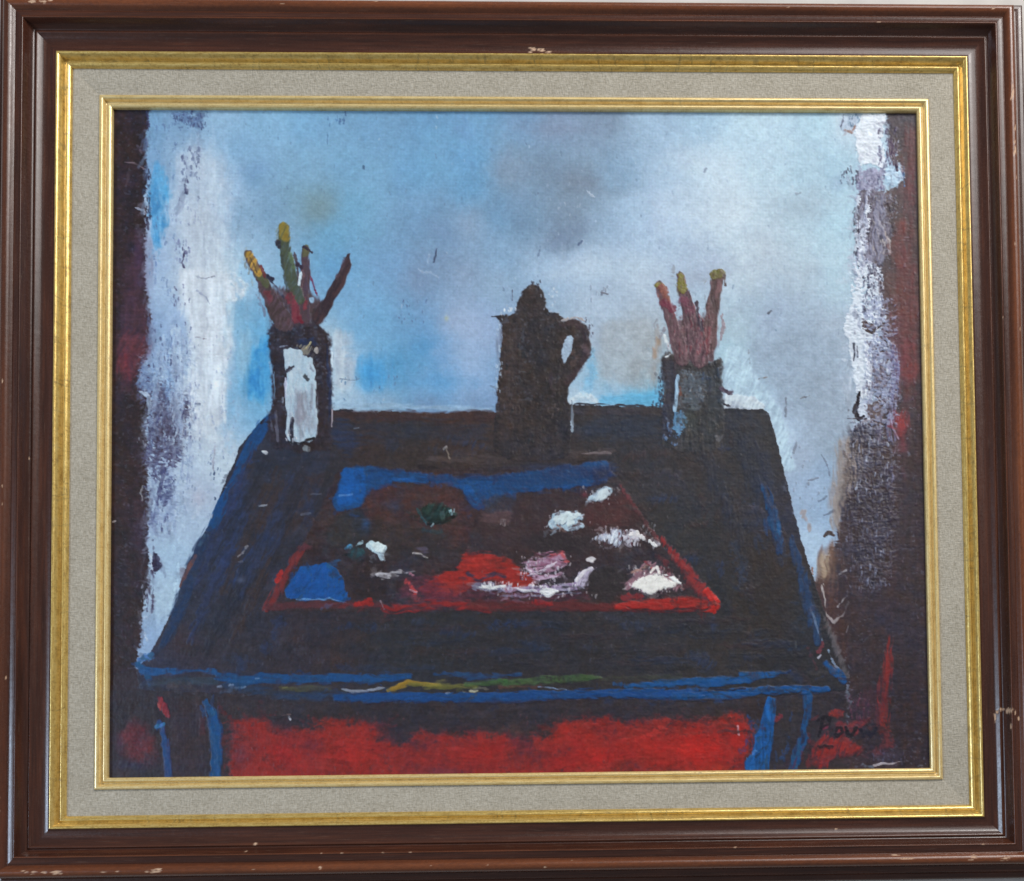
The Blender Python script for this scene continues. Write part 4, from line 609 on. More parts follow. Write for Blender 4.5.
    s.line([(384,608),(410,607),(440,604),(470,605),(488,610)],[7,8,8,6,4],(132,36,42),r=2.2,amp=.9,n='h',soft=.8,h=.35,rid=T_PALETTE); s.line([(470,606),(520,605),(600,606),(640,606)],[8,9,8,8],(98,38,40),r=2.4,amp=.7,n='h',soft=.7,rid=T_PALETTE,a=.9)
    s.line([(535,602),(550,604)],5,(130,34,42),r=2,amp=.7,soft=.6); s.line([(618,606),(650,604),(690,602),(714,606)],[6,10,11,9],(156,38,40),r=2.2,amp=.9,n='h',soft=.7,h=.4,rid=T_PALETTE); s.line([(380,600),(384,608)],1.6,(130,110,120),r=.9,amp=.7,soft=.5); s.line([(625,611),(670,612),(700,608)],3,(110,34,40),r=1.6,amp=.9,n='h',soft=.6,a=.8)
    s.line([(620,484),(632,504),(646,524),(658,540)],[2,3,3,4],(104,48,54),r=1.4,amp=.8,n='d',soft=.6,a=.85,rid=T_PALETTE); s.line([(660,538),(672,552),(684,566),(698,586),(714,604)],[4,6,11,13,8],(142,44,52),r=2.2,amp=.8,n='d',soft=.8,h=.4,rid=T_PALETTE,col2=(128,42,50))
    s.line([(706,590),(716,602),(713,610)],[6,9,6],(184,40,42),r=1.6,amp=.5,soft=.5,h=.3); s.poly([(640,500),(655,540),(674,560),(690,582),(700,598),(684,596),(672,572),(646,546),(628,520)], (52,40,42), r=2.5, amp=.7, n='cc', soft=.8, a=.45)
    s.specks(300,470,700,605,120,(110,84,90),r=(.5,1.),asp=1.,a=.4,seed=93); s.line([(316,510),(330,470),(345,464)],[7,8,5],(44,42,48),r=2.6,amp=.6,n='d',soft=.7,a=.8)
    for x, y, w in ((262,506,8),(316,494,10),(306,514,8),(240,562,3)): s.line([(x-w/2,y),(x+w/2,y-1)],1.5,(96,102,120),r=.8,amp=1.1,n='h',soft=.6,a=.6,h=.2)
    s.line([(238,556),(245,550),(248,546)],[1.6,2.6,1.4],(170,170,176),r=.8,amp=.9,soft=.5,h=.5,a=.6); s.line([(259,506),(266,505)],[1.4,2.4],(176,184,196),r=.8,amp=.8,soft=.4,h=.5,a=.6); s.blob(241,580,5,4,(84,94,124),a=.7)
    s.smear(120,(600,480,720,612),[55,60,10,0],L=(5,14),w=(2,5),a=.5,seed=61,inside=[T_PALETTE,T_TABLE]); s.smear(110,(262,545,560,612),[0,5,125],L=(5,14),w=(2,5),a=.45,seed=62,inside=[T_PALETTE,T_TABLE])
    W1 = (236,240,244)
    s.poly([(632,587),(636,581),(646,577),(655,574),(663,578),(672,580),(678,584),(668,587),(660,588),(652,592),(644,590)], (238,237,236), r=1.2, amp=.8, n='d', soft=.4, h=.9, var=.04)
    s.line([(650,572),(656,567),(660,574)],[2,3,2],(228,222,222),r=1,amp=.9,n='d',soft=.5,h=.5); s.line([(664,575),(672,577),(680,583)],[1.5,2.5,1.5],W1,r=.9,amp=.9,soft=.5,h=.6)
    s.poly([(554,517),(560,513),(570,512),(578,513),(581,516),(572,519),(577,524),(568,527),(560,524),(553,525)], (208,224,236), r=1.2, amp=.9, n='d', soft=.45, h=.8, var=.06)
    s.poly([(593,498),(600,491),(607,489),(609,493),(602,498),(596,500)], (206,220,234), r=1, amp=.9, n='d', soft=.45, h=.8, var=.06)
    s.poly([(608,536),(616,530),(619,538),(615,545),(609,542)], (204,212,230), r=1, amp=1., n='d', soft=.45, h=.7); s.line([(626,536),(636,533),(644,539)],[2,4,2],(218,216,222),r=1,amp=1.1,n='d',soft=.5,h=.6); s.line([(650,541),(655,545)],3,(222,222,228),r=.9,amp=.8,soft=.5,h=.6)
    s.poly([(538,590),(552,588),(558,591),(548,596),(541,594)], (226,228,236), r=1, amp=.9, n='h', soft=.45, h=.7); s.line([(514,588),(526,590),(536,591)],[1.5,2.5,1.5],(210,208,222),r=.9,amp=1.,n='h',soft=.5,h=.5); s.line([(576,580),(584,572),(592,568)],[3,3,1.5],(214,210,222),r=.9,amp=1.,n='d',soft=.5,h=.6)
    s.line([(480,586),(492,587),(504,586)],[1.5,3,2],(222,224,230),r=.9,amp=1.2,n='h',soft=.5,h=.6); s.line([(530,575),(544,570),(556,562)],[1.5,3,1.5],(210,196,212),r=.9,amp=1.2,n='h',soft=.5,h=.5)
    s.poly([(370,543),(378,541),(385,546),(382,553),(375,551)], (212,228,238), r=1, amp=.7, n='d', soft=.45, h=.8)
    # 7. coffee pot
    pot = [(495,316),(504,316),(513,313),(517,302),(522,290),(527,285),(530,282),(535,284),(541,288),(545,298),(546,308),(549,312),(558,313),(562,318),(562,323),(570,319),(578,320),(585,324),(589,332),(591,346),(589,356),(582,366),(574,377),(567,389),(567,398),(569,410),(570,430),(571,452),(560,460),(510,460),(494,452),(494,430),(495,408),(498,384),(500,362),(502,340),(502,324)]
    s.poly(pot, (45,39,42), r=1.5, amp=.5, n='c', soft=.6, vn='cc', var=.18, rid=T_POT, h=.4, col2=(52,44,44))
    s.poly([(488,430),(575,430),(580,470),(484,470)], (52,45,48), r=9, amp=.5, n='cc', soft=1., a=.5)
    s.poly([(502,326),(520,330),(516,420),(498,440),(497,400)], (66,52,50), r=6, amp=.7, n='vv', soft=1., a=.5); s.poly([(520,300),(530,286),(540,292),(545,312),(530,318)], (62,50,50), r=3, amp=.7, n='cc', soft=.8, a=.5); s.poly([(528,330),(556,320),(560,400),(540,420)], (42,38,42), r=7, amp=.6, n='vv', soft=1., a=.6)
    s.line([(562,324),(575,322),(584,332),(587,350),(578,368),(566,384)],[4,7,8,8,7,6],(56,42,48),r=2,amp=.7,n='cc',soft=.6,a=.8,rid=T_POT); s.line([(583,346),(588,352)],5,(96,78,84),r=2,amp=.8,soft=.7,a=.7); s.line([(572,352),(577,358),(570,366)],4,(84,66,64),r=2,amp=.8,soft=.7,a=.7)
    s.line([(510,340),(508,395)],3,(74,64,62),r=1.6,amp=1.1,n='v',soft=.7,a=.5); s.line([(550,370),(553,395)],3,(62,54,66),r=1.6,amp=1.,n='v',soft=.7,a=.6); s.specks(500,320,565,455,70,(76,66,64),r=(.5,1.),asp=1.1,a=.5,seed=95); s.specks(505,320,560,450,40,(34,42,48),r=(.8,1.8),a=.5,seed=96)
    s.specks(510,402,560,416,12,(96,80,76),r=(.7,1.6),a=.5,seed=97)
    s.line([(571,400),(572,420),(573,430)],[1.2,2,1],(120,132,146),r=.8,amp=1.,n='v',soft=.5,a=.8); s.line([(571,421),(573,430)],2.2,(150,164,180),r=.9,amp=.9,soft=.5)
    s.poly([(563,342),(566,335),(570,334),(573,339),(572,350),(568,357),(563,364),(562,352)], (164,184,208), r=1., amp=.4, soft=.4, h=.2, rid=0)
    s.line([(561,320),(568,318),(576,316),(584,320)],[1.4,2.6,2.6,1.4],(172,166,166),r=.9,amp=.9,soft=.5,h=.4); s.line([(491,316),(500,316)],2.2,(40,36,42),r=.9,amp=.7,soft=.5); s.specks(528,279,540,288,12,(40,38,46),r=(.6,1.3),seed=98); s.specks(500,305,516,314,8,(214,220,230),r=(.6,1.3),h=.4,seed=99); s.specks(494,318,502,400,30,(170,190,214),r=(.6,1.2),asp=1.5,h=.3,seed=101); s.line([(512,300),(511,290)],1.3,(90,100,120),r=.8,amp=.8,soft=.5)
    s.specks(585,315,594,345,16,(74,72,86),r=(.6,1.2),a=.7,seed=102); s.specks(540,288,560,312,16,(186,198,216),r=(.6,1.2),h=.3,seed=103)
    s.smear(70,(492,284,592,455),[90,80,0],L=(5,14),w=(2,5),a=.35,seed=47,inside=[T_POT])
    # 8. left jar and its brushes
    jar = [(268,332),(271,324),(280,320),(300,320),(318,322),(327,332),(330,345),(331,400),(332,440),(330,450),(300,452),(274,448),(268,438),(268,420),(272,405),(273,385),(270,360)]
    s.poly(jar, (48,38,44), r=1.8, amp=.5, n='c', soft=.7, vn='vv', var=.16, rid=T_JAR_A, h=.4, col2=(44,40,50))
    s.poly([(284,349),(290,347),(302,350),(306,357),(312,358),(315,370),(316,400),(317,420),(317,434),(312,440),(300,442),(290,443),(286,432),(287,410),(285,395),(286,375)], (184,210,232), r=1.3, amp=.5, n='v', soft=.4, h=.7, rid=T_JAR_A, var=.07, col2=(174,190,206))
    s.poly([(296,392),(312,385),(315,425),(300,440),(294,420)], (150,156,170), r=4, amp=1., n='v', soft=.9, a=.75); s.poly([(297,395),(304,392),(304,420),(297,425)], (132,130,142), r=3, amp=1., n='v', soft=.8, a=.6)
    s.line([(285,372),(291,368),(293,366)],[2.5,3.5,1.5],(54,52,66),r=.9,amp=.6,soft=.5); s.line([(305,376),(308,379)],4,(64,70,76),r=1,amp=.6,soft=.5); s.line([(292,418),(291,432),(293,443)],[2,5,3],(44,40,50),r=1,amp=.7,n='v',soft=.5); s.line([(285,378),(286,396)],2,(196,200,226),r=.9,amp=.7,n='v',soft=.5)
    s.line([(288,442),(300,443),(314,438)],[3,3,2],(30,28,34),r=1,amp=.6,n='h',soft=.5); s.specks(286,433,296,443,7,(216,222,232),r=(.7,1.5),h=.5,seed=104); s.line([(280,346),(287,346)],2,(120,128,150),r=.9,amp=.9,soft=.5,h=.3)
    s.poly([(296,340),(312,336),(318,344),(308,348),(298,346)], (34,46,78), r=2, amp=.7, soft=.6, a=.85); s.poly([(296,346),(306,344),(312,346),(317,350),(310,352),(306,356),(300,350)], (124,120,112), r=1.4, amp=1.2, n='d', soft=.4, h=.5); s.line([(303,350),(310,342)],1.6,(170,160,120),r=.8,amp=.8,soft=.5,h=.4); s.line([(316,348),(316,351)],3,(150,144,140),r=1,amp=.8,soft=.5,h=.4)
    s.line([(326,344),(329,372),(329,420)],[2,3,2],(34,48,84),r=1.4,amp=.9,n='v',soft=.6,a=.7); s.line([(331,352),(332,366)],[1,2.4],(196,212,232),r=.9,amp=.7,n='v',soft=.5,h=.3); s.line([(332,410),(332,426)],1.4,(150,140,150),r=.8,amp=.9,n='v',soft=.5,h=.3)
    s.line([(276,410),(277,440)],2,(94,94,110),r=1,amp=1.1,n='v',soft=.6,a=.8); s.line([(270,415),(272,430)],1.6,(80,84,104),r=.9,amp=1.,n='v',soft=.6,a=.7); s.line([(266,419),(262,423),(270,421)],2,(34,34,46),r=1,amp=.7,soft=.5); s.line([(262,451),(266,452)],[2,4],(176,182,190),r=.9,amp=.5,soft=.4,h=.7); s.line([(305,448),(308,449)],5,(120,128,134),r=1.3,amp=.6,soft=.5,h=.5)
    s.line([(270,362),(274,380),(275,400)],[1.4,2,1.4],(120,160,200),r=.9,amp=1.,n='v',soft=.5,a=.8,h=.3)
    s.poly([(268,292),(275,288),(286,290),(300,290),(316,296),(322,304),(320,322),(300,324),(278,322),(272,308)], (70,56,64), r=3, amp=.6, n='vv', soft=.8, h=.3, rid=T_JAR_A, col2=(82,66,74))
    s.poly([(308,298),(313,296),(315,300),(312,302)], (150,182,214), r=1.2, amp=.5, soft=.5)
    s.line([(348,255),(347,264),(340,280),(330,298),(318,318)],[4,8,11,11,12],(56,42,50),r=1.2,amp=.45,n='d',soft=.45,h=.5,rid=T_BR_A+3,col2=(66,46,48)); s.line([(346,258),(336,278)],2.5,(86,66,74),r=1.4,amp=.8,soft=.6,a=.7)
    s.line([(305,250),(305,270),(304,296),(303,316)],[7,9,10,14],(84,64,70),r=1.2,amp=.45,n='v',soft=.45,h=.5,rid=T_BR_A+2,col2=(74,58,72)); s.line([(306,248),(305,254)],7,(92,92,62),r=1.3,amp=.6,soft=.5,a=.9,rid=T_BR_A+2); s.line([(303,246),(307,249),(312,252)],[2,3,1.5],(48,40,52),r=.9,amp=.6,soft=.5); s.line([(311,276),(313,286),(317,295)],[1.6,2.6,1.8],(112,54,82),r=.9,amp=.7,soft=.5); s.line([(305,300),(305,308)],4,(120,48,58),r=1.4,amp=.7,soft=.6,a=.8); s.line([(303,270),(302,290)],2,(112,82,86),r=1,amp=.9,soft=.6,a=.7)
    s.line([(248,254),(253,264),(260,276),(268,294),(277,312),(284,322)],[8,10,11,13,18,20],(74,58,58),r=1.3,amp=.45,n='d',soft=.45,h=.5,rid=T_BR_A,col2=(84,66,76)); s.line([(260,274),(266,284)],[9,8],(86,92,62),r=1.4,amp=.6,soft=.5,a=.9); s.line([(249,255),(254,265),(259,273)],[8,9,7],(160,130,62),r=1.2,amp=.8,n='d',soft=.7,h=.6,rid=T_BR_A,col2=(184,150,80)); s.line([(250,258),(254,265),(257,272)],[1.4,1.8,1.6],(96,76,44),r=.8,amp=.9,soft=.7,a=.8,h=-.2); s.line([(261,266),(265,277)],2.6,(104,48,52),r=1,amp=.7,soft=.5); s.line([(267,294),(271,300)],6,(112,52,60),r=1.8,amp=.9,soft=.8,a=.8)
    s.line([(268,276),(272,279)],4.5,(38,38,56),r=1,amp=.5,soft=.5); s.line([(270,280),(278,290),(284,298)],[1.4,1.6,1.2],(54,56,76),r=.8,amp=.8,soft=.5); s.line([(273,284),(280,293)],4,(110,120,140),r=1.6,amp=.9,soft=.7,a=.6)
    s.line([(284,229),(284,244),(288,264),(293,284),(298,298)],[11,11,12,12,12],(78,88,64),r=1.3,amp=.6,n='d',soft=.6,h=.6,rid=T_BR_A+1,col2=(66,76,70)); s.line([(283,227),(284,236)],[10,10],(150,130,56),r=1.4,amp=.8,n='d',soft=.7,h=.6,rid=T_BR_A+1,col2=(122,114,60)); s.line([(278,242),(280,246)],[6,4],(48,48,58),r=1.1,amp=.6,soft=.5); s.line([(294,252),(297,266),(300,284)],[2,3,3],(70,56,60),r=1,amp=.8,soft=.5,a=.85); s.line([(290,252),(293,266)],3,(100,124,86),r=1.4,amp=.8,soft=.6,a=.6); s.line([(297,264),(301,267)],4,(52,40,56),r=1.1,amp=.6,soft=.5); s.line([(282,255),(284,275),(287,290)],2,(60,66,60),r=1,amp=.9,soft=.6,a=.7)
    s.line([(290,296),(294,306),(297,320)],[8,9,8],(116,50,62),r=1.8,amp=.6,n='d',soft=.5,h=.4,rid=T_BR_A+1); s.line([(299,318),(302,321)],4,(112,30,48),r=1.2,amp=.6,soft=.5); s.line([(301,272),(299,284)],2.2,(196,212,228),r=.9,amp=.7,soft=.5,h=.3)
    # 9. right jar and its brushes
    s.poly([(661,356),(668,350),(676,356),(680,362),(700,364),(722,358),(722,380),(723,410),(722,440),(716,452),(680,452),(662,444),(660,420),(664,390)], (50,50,54), r=1.8, amp=.5, n='c', soft=.7, vn='vv', var=.2, rid=T_JAR_B, h=.4, col2=(58,54,54))
    s.poly([(662,358),(672,354),(676,366),(674,400),(672,436),(662,438),(661,420),(665,390)], (46,44,56), r=2, amp=.5, n='vv', soft=.6, a=.85)
    s.line([(678,376),(676,392),(675,410)],[4,5,3],(152,182,212),r=1.2,amp=.7,n='v',soft=.45,h=.4); s.poly([(674,412),(684,408),(686,424),(678,436),(672,428)], (92,142,188), r=1.6, amp=1., n='w', soft=.4, a=.9, h=.3); s.specks(662,424,680,446,24,(92,120,160),r=(.6,1.5),asp=1.2,a=.8,seed=110)
    s.poly([(682,370),(700,366),(704,388),(696,410),(684,404)], (82,92,102), r=4, amp=1.1, n='w', soft=.6, a=.8); s.specks(700,362,722,378,26,(72,92,126),r=(.6,1.5),asp=1.,seed=111); s.specks(682,368,704,400,36,(112,126,142),r=(.6,1.3),asp=1.1,a=.7,seed=112); s.specks(684,380,720,440,50,(90,80,74),r=(.6,1.3),asp=1.4,a=.6,seed=113); s.line([(680,388),(681,394)],3,(112,70,60),r=1.2,amp=.7,soft=.6)
    s.poly([(704,370),(721,366),(722,430),(708,440)], (50,54,58), r=4, amp=.6, n='vv', soft=.8, a=.7); s.line([(716,436),(718,440),(723,434)],[2.4,3,1.6],(100,100,104),r=1.1,amp=.7,soft=.6,a=.7); s.blob(690,420,10,16,(62,68,56),a=.5)
    s.line([(722,388),(728,392),(733,390)],[4,5,2],(74,62,78),r=1.3,amp=.8,soft=.5); s.line([(723,404),(730,406)],[3,1.5],(50,46,56),r=.9,amp=.7,soft=.5); s.specks(658,370,664,402,26,(40,42,52),r=(.6,1.4),asp=1.,seed=114); s.specks(650,400,660,407,8,(40,42,54),r=(.7,1.4),asp=1.,seed=115); s.line([(665,356),(670,354)],[2,1.4],(200,206,214),r=.8,amp=.6,soft=.4,h=.6)
    s.poly([(664,352),(676,354),(690,360),(712,362),(722,357),(720,364),(700,372),(680,368)], (46,44,46), r=1.8, amp=.6, n='cc', soft=.6, a=.9); s.line([(664,336),(668,348)],[3,4],(198,206,216),r=1.3,amp=.9,n='v',soft=.5,h=.3); s.line([(657,340),(655,356)],[4,5],(160,136,116),r=2,amp=.8,n='v',soft=.7,a=.8)
    s.poly([(668,320),(684,318),(700,322),(716,318),(716,345),(712,360),(698,364),(680,360),(674,345)], (82,62,66), r=2.4, amp=.6, n='vv', soft=.5, rid=T_JAR_B, h=.3, col2=(106,80,86))
    s.line([(658,284),(662,294),(668,312),(675,334),(682,358)],[8,9,11,13,15],(84,62,68),r=1.6,amp=.5,n='v',soft=.45,h=.5,rid=T_BR_B,col2=(110,80,86)); s.line([(657,284),(661,286)],[6,7],(130,122,66),r=1.3,amp=.6,soft=.5,h=.5,rid=T_BR_B); s.line([(662,288),(666,300)],[8,8],(132,80,72),r=1.6,amp=.6,soft=.5,h=.4,rid=T_BR_B); s.line([(663,302),(672,308)],[7,8],(112,50,66),r=1.5,amp=.7,soft=.5,a=.9)
    s.line([(717,274),(715,290),(711,315),(706,345)],[11,12,13,17],(80,60,60),r=1.6,amp=.5,n='v',soft=.45,h=.5,rid=T_BR_B+2,col2=(108,78,80)); s.line([(714,275),(719,274)],[9,10],(122,122,60),r=1.3,amp=.7,soft=.5,h=.5,rid=T_BR_B+2,col2=(96,84,60)); s.line([(724,275),(725,284)],[4,2],(92,78,74),r=1.1,amp=.7,soft=.5); s.line([(706,330),(704,350)],7,(124,56,64),r=2,amp=.8,n='v',soft=.7,a=.75); s.line([(722,314),(723,328),(720,340)],[2,2.5,1.4],(150,130,136),r=1.,amp=1.,soft=.5,a=.8)
    s.line([(680,276),(682,288),(688,306),(694,330),(699,358)],[8,10,14,17,19],(86,62,70),r=1.6,amp=.5,n='v',soft=.45,h=.5,rid=T_BR_B+1,col2=(118,86,92)); s.line([(680,275),(682,288)],[7,9],(130,124,58),r=1.3,amp=.6,soft=.5,h=.6,rid=T_BR_B+1,col2=(112,106,54)); s.line([(684,300),(690,310)],[9,9],(116,58,78),r=2,amp=.8,soft=.7,a=.75); s.line([(696,302),(698,318),(702,330)],[4,3,4],(62,50,62),r=1.2,amp=.7,soft=.5); s.specks(670,310,714,356,70,(136,108,112),r=(.5,1.1),asp=2.2,a=.6,seed=116); s.specks(672,315,712,356,30,(126,52,62),r=(.6,1.3),asp=2.,a=.6,seed=117)
    s.smear(150,(240,222,350,450),[90,80,100],L=(4,12),w=(1.2,3.5),a=.4,seed=48,inside=[T_JAR_A]+list(range(10,16))); s.smear(150,(655,270,725,450),[90,80,100],L=(4,12),w=(1.2,3.5),a=.4,seed=49,inside=[T_JAR_B]+list(range(20,26)))
    s.smear(60,(200,700,225,776),[90],L=(5,14),w=(1.5,3.5),a=.5,seed=51); s.smear(80,(745,696,812,772),[95],L=(5,14),w=(1.5,3.5),a=.5,seed=52)
    s.mottle([T_POT, T_JAR_A, T_JAR_B], 6, .3, 550); s.smear(500,(160,410,850,770),[0,10,-10,120,70,90],L=(4,12),w=(1.5,4.5),a=.35,seed=53,inside=[T_TABLE,T_PALETTE,0])
    # overall: weave of the canvas showing through, small colour grain
    lu = s.rgb.mean(-1, keepdims=True); s.rgb = lu+(s.rgb-lu)*np.where(lu < 120, .96, .96)
    s.rgb = s.rgb*(1+np.clip((s.rgb[..., 2:]-s.rgb[..., :1])/140, 0, 1)*np.array([-.02, .018, -.05])*np.clip((lu-95)/60, 0, 1))+np.clip((lu-190)/30, 0, 1)*np.array([3, 2, -5])
    bl = np.clip((s.rgb[..., 2]-s.rgb[..., 0]-50)/40, 0, 1)*(lu[..., 0] < 110); rd = np.clip((s.rgb[..., 0]-s.rgb[..., 2]-50)/40, 0, 1)
    s.rgb = s.rgb*(1+bl[..., None]*np.array([-.15, .07, -.09]))*(1+rd[..., None]*np.array([.02, -.02, -.16]))
    wv = .5+.25*np.sin(s.X*2.05+1.5*s.vn(s.X/30, s.Y/30, 301))+.25*np.sin(s.Y*2.05+1.5*s.vn(s.X/30, s.Y/30, 302))
    g = s.noise(full, 'c', 303)-.5; g2 = s.noise(full, 'w', 304)-.5
    s.rgb *= (1+.02*(wv-.5)+.08*g+.08*g2)[..., None]
    s.rgb += (np.random.RandomState(8).rand(s.ny, s.nx, 3)-.5)*5
    s.h = np.clip(s.h, 0, 3.2)*.9+.06*wv+.22*g+.18*g2
    return np.clip(s.rgb, 4, 250), s.h, s.id
# ---- PAINT END ----
# ---------------------------------------------------------------- materials
def wood_material():
    t = NT('dark varnished wood'); al = t.attr('along').outputs['Fac']; ac = t.attr('across').outputs['Fac']; wr = t.attr('wear').outputs['Fac']; ed = t.attr('rub').outputs['Fac']
    v = t.vec(t.math('MULTIPLY', al, .011), t.math('MULTIPLY', ac, .33))
    g = t.noise(v, 1.0, 6, .65); v2 = t.vec(t.math('MULTIPLY', al, .004), t.math('MULTIPLY', ac, .06)); g2 = t.noise(v2, 1.0, 3)
    v3 = t.vec(t.math('MULTIPLY', al, .25), t.math('MULTIPLY', ac, .3)); g3 = t.noise(v3, 1.0, 5, .7)
    c = t.ramp(t.math('ADD', t.math('MULTIPLY', g, .65), t.math('MULTIPLY', g2, .35)), [(.28, (42, 23, 18)), (.5, (68, 37, 26)), (.72, (98, 54, 35))])
    c = t.mix(t.math('MULTIPLY', ed, t.math('ADD', t.math('MULTIPLY', g2, 1.3), .12)), c, (134, 74, 40))                                   # varnish worn thin on the bead, held back on the left rail as painted shade
    c = t.mix(t.math('MULTIPLY', g3, .22), c, (52, 34, 26))
    c = t.mix(wr, c, (214, 178, 146)); t.l(c, t.b.inputs['Base Color'])
    r = t.math('ADD', t.math('ADD', t.math('MULTIPLY', g3, .26), t.math('MULTIPLY', g2, .16)), .06); r = t.math('ADD', r, t.math('MULTIPLY', wr, .5)); t.l(r, t.b.inputs['Roughness'])
    sc = t.noise(t.vec(t.math('MULTIPLY', al, .035), t.math('MULTIPLY', ac, 1.1)), 1., 3, .5); sc = t.ramp(sc, [(.62, 0.), (.70, 1.)])
    c2 = t.mix(t.math('MULTIPLY', sc, .22), c, (128, 104, 88)); t.l(c2, t.b.inputs['Base Color'])
    t.set(Specular_IOR_Level=.5); t.bump(t.math('ADD', g, t.math('MULTIPLY', g3, .6)), .12, .0006)
    return t.m
def gilt_material(name, hi, mid, lo, rub, metal, rough):
    t = NT(name); al = t.attr('along').outputs['Fac']; ac = t.attr('across').outputs['Fac']
    g = t.noise(t.vec(t.math('MULTIPLY', al, .05), t.math('MULTIPLY', ac, .35)), 1., 6, .7)
    f = t.noise(t.vec(t.math('MULTIPLY', al, .35), t.math('MULTIPLY', ac, .5)), 1., 4, .7)
    c = t.ramp(t.math('ADD', t.math('MULTIPLY', g, .6), t.math('MULTIPLY', f, .4)), [(.34, lo), (.5, mid), (.66, hi)])
    k = t.attr('crack').outputs['Fac']
    c = t.mix(t.math('MULTIPLY', k, rub), c, (52, 36, 24)); t.l(c, t.b.inputs['Base Color'])
    t.l(t.math('SUBTRACT', metal, t.math('MULTIPLY', k, .5)), t.b.inputs['Metallic'])
    t.l(t.math('ADD', t.math('MULTIPLY', f, .22), rough-.1), t.b.inputs['Roughness'])
    t.set(Coat_Weight=.55, Coat_Roughness=.16); t.bump(t.math('ADD', f, g), .2, .0005)
    return t.m
def linen_material():
    t = NT('natural linen'); p = t.n('ShaderNodeTexCoord').outputs['Object']
    sp = t.n('ShaderNodeSeparateXYZ'); t.l(p, sp.inputs[0]); x, z = sp.outputs[0], sp.outputs[2]
    a = t.noise(t.vec(t.math('MULTIPLY', x, 260), t.math('MULTIPLY', z, 900)), 1., 2); b = t.noise(t.vec(t.math('MULTIPLY', x, 900), t.math('MULTIPLY', z, 260)), 1., 2)
    big = t.noise(p, 45, 4); sl = t.noise(p, 520, 3, .75)
    h = t.math('ADD', a, b)
    c = t.ramp(t.math('ADD', t.math('MULTIPLY', h, .30), t.math('ADD', t.math('MULTIPLY', big, .14), t.math('MULTIPLY', sl, .26))), [(.40, (158, 150, 133)), (.50, (178, 170, 153)), (.60, (195, 188, 172))])
    t.l(c, t.b.inputs['Base Color']); t.set(Roughness=.95, Specular_IOR_Level=.1); t.bump(h, .8, .0006)
    return t.m
def paint_material():
    t = NT('oil paint'); c = t.attr('pigment').outputs['Color']; t.l(c, t.b.inputs['Base Color'])
    p = t.n('ShaderNodeTexCoord').outputs['Object']; g = t.noise(p, 420, 4, .7)
    t.l(t.math('ADD', t.math('MULTIPLY', g, .25), .36), t.b.inputs['Roughness']); t.set(Specular_IOR_Level=.32); t.bump(g, .08, .0006)
    return t.m
def plain(name, col, rough=.8, nscale=60, amt=.1):
    t = NT(name); p = t.n('ShaderNodeTexCoord').outputs['Object']; g = t.noise(p, nscale, 5)
    c = np.array(col, float); t.l(t.ramp(g, [(.3, tuple(c*(1-amt))), (.7, tuple(np.minimum(c*(1+amt), 255)))]), t.b.inputs['Base Color']); t.set(Roughness=rough); t.bump(g, .15, .002)
    return t.m
M_WOOD = wood_material()
M_GOLD = gilt_material('antique gilding', (240, 212, 138), (222, 188, 104), (168, 130, 64), .6, .55, .30)
M_FIL = gilt_material('pale gilding', (244, 222, 164), (232, 204, 138), (196, 160, 94), .3, .32, .32)
M_LINEN = linen_material(); M_PAINT = paint_material()
M_WALL = plain('painted plaster', (206, 200, 192), .9, 30, .04); M_BOARD = plain('brown card', (120, 96, 70), .9)

# ---------------------------------------------------------------- wall
T = 30                                                       # how far the back of the frame lies behind the paint
nx, nz = 60, 50
gx = np.linspace(-1.6, 1.6, nx); gz = np.linspace(.2, 2.9, nz)
co = [(x, T*U+.004+.0006*math.sin(x*9)*math.sin(z*7), z) for z in gz for x in gx]
q = [(j*nx+i, j*nx+i+1, (j+1)*nx+i+1, (j+1)*nx+i) for j in range(nz-1) for i in range(nx-1)]
wall = link('wall', mesh('wall', co, q), None, M_WALL); wall['kind'] = 'structure'

# ---------------------------------------------------------------- the framed picture
pic = bpy.data.objects.new('framed_painting', None); C.objects.link(pic)
pic['label'] = 'framed oil still life of a table with coffee pot, brush jars and palette'
pic['category'] = 'painting'
SIDES = {'top': (0, 1), 'bottom': (0, -1), 'left': (-1, 0), 'right': (1, 0)}
def resample(prof, step):
    prof = np.array(prof, float); d = np.r_[0, np.cumsum(np.hypot(*np.diff(prof, axis=0).T))]
    s = np.unique(np.r_[np.arange(0, d[-1], step), d]); return np.c_[np.interp(s, d, prof[:, 0]), np.interp(s, d, prof[:, 1])]
def spline(prof, n=6):                                        # Catmull-Rom through the profile, kept sharp where points double up
    P = np.array(prof, float); out = [P[0]]
    for i in range(len(P)-1):
        p0, p1, p2, p3 = P[max(i-1, 0)], P[i], P[i+1], P[min(i+2, len(P)-1)]
        if np.allclose(p1, p2): continue
        for t in np.linspace(0, 1, n+1)[1:]:
            m1 = (p2-p0)*.4; m2 = (p3-p1)*.4
            out.append((2*t**3-3*t**2+1)*p1+(t**3-2*t**2+t)*m1+(-2*t**3+3*t**2)*p2+(t**3-t**2)*m2)
    return np.array(out)
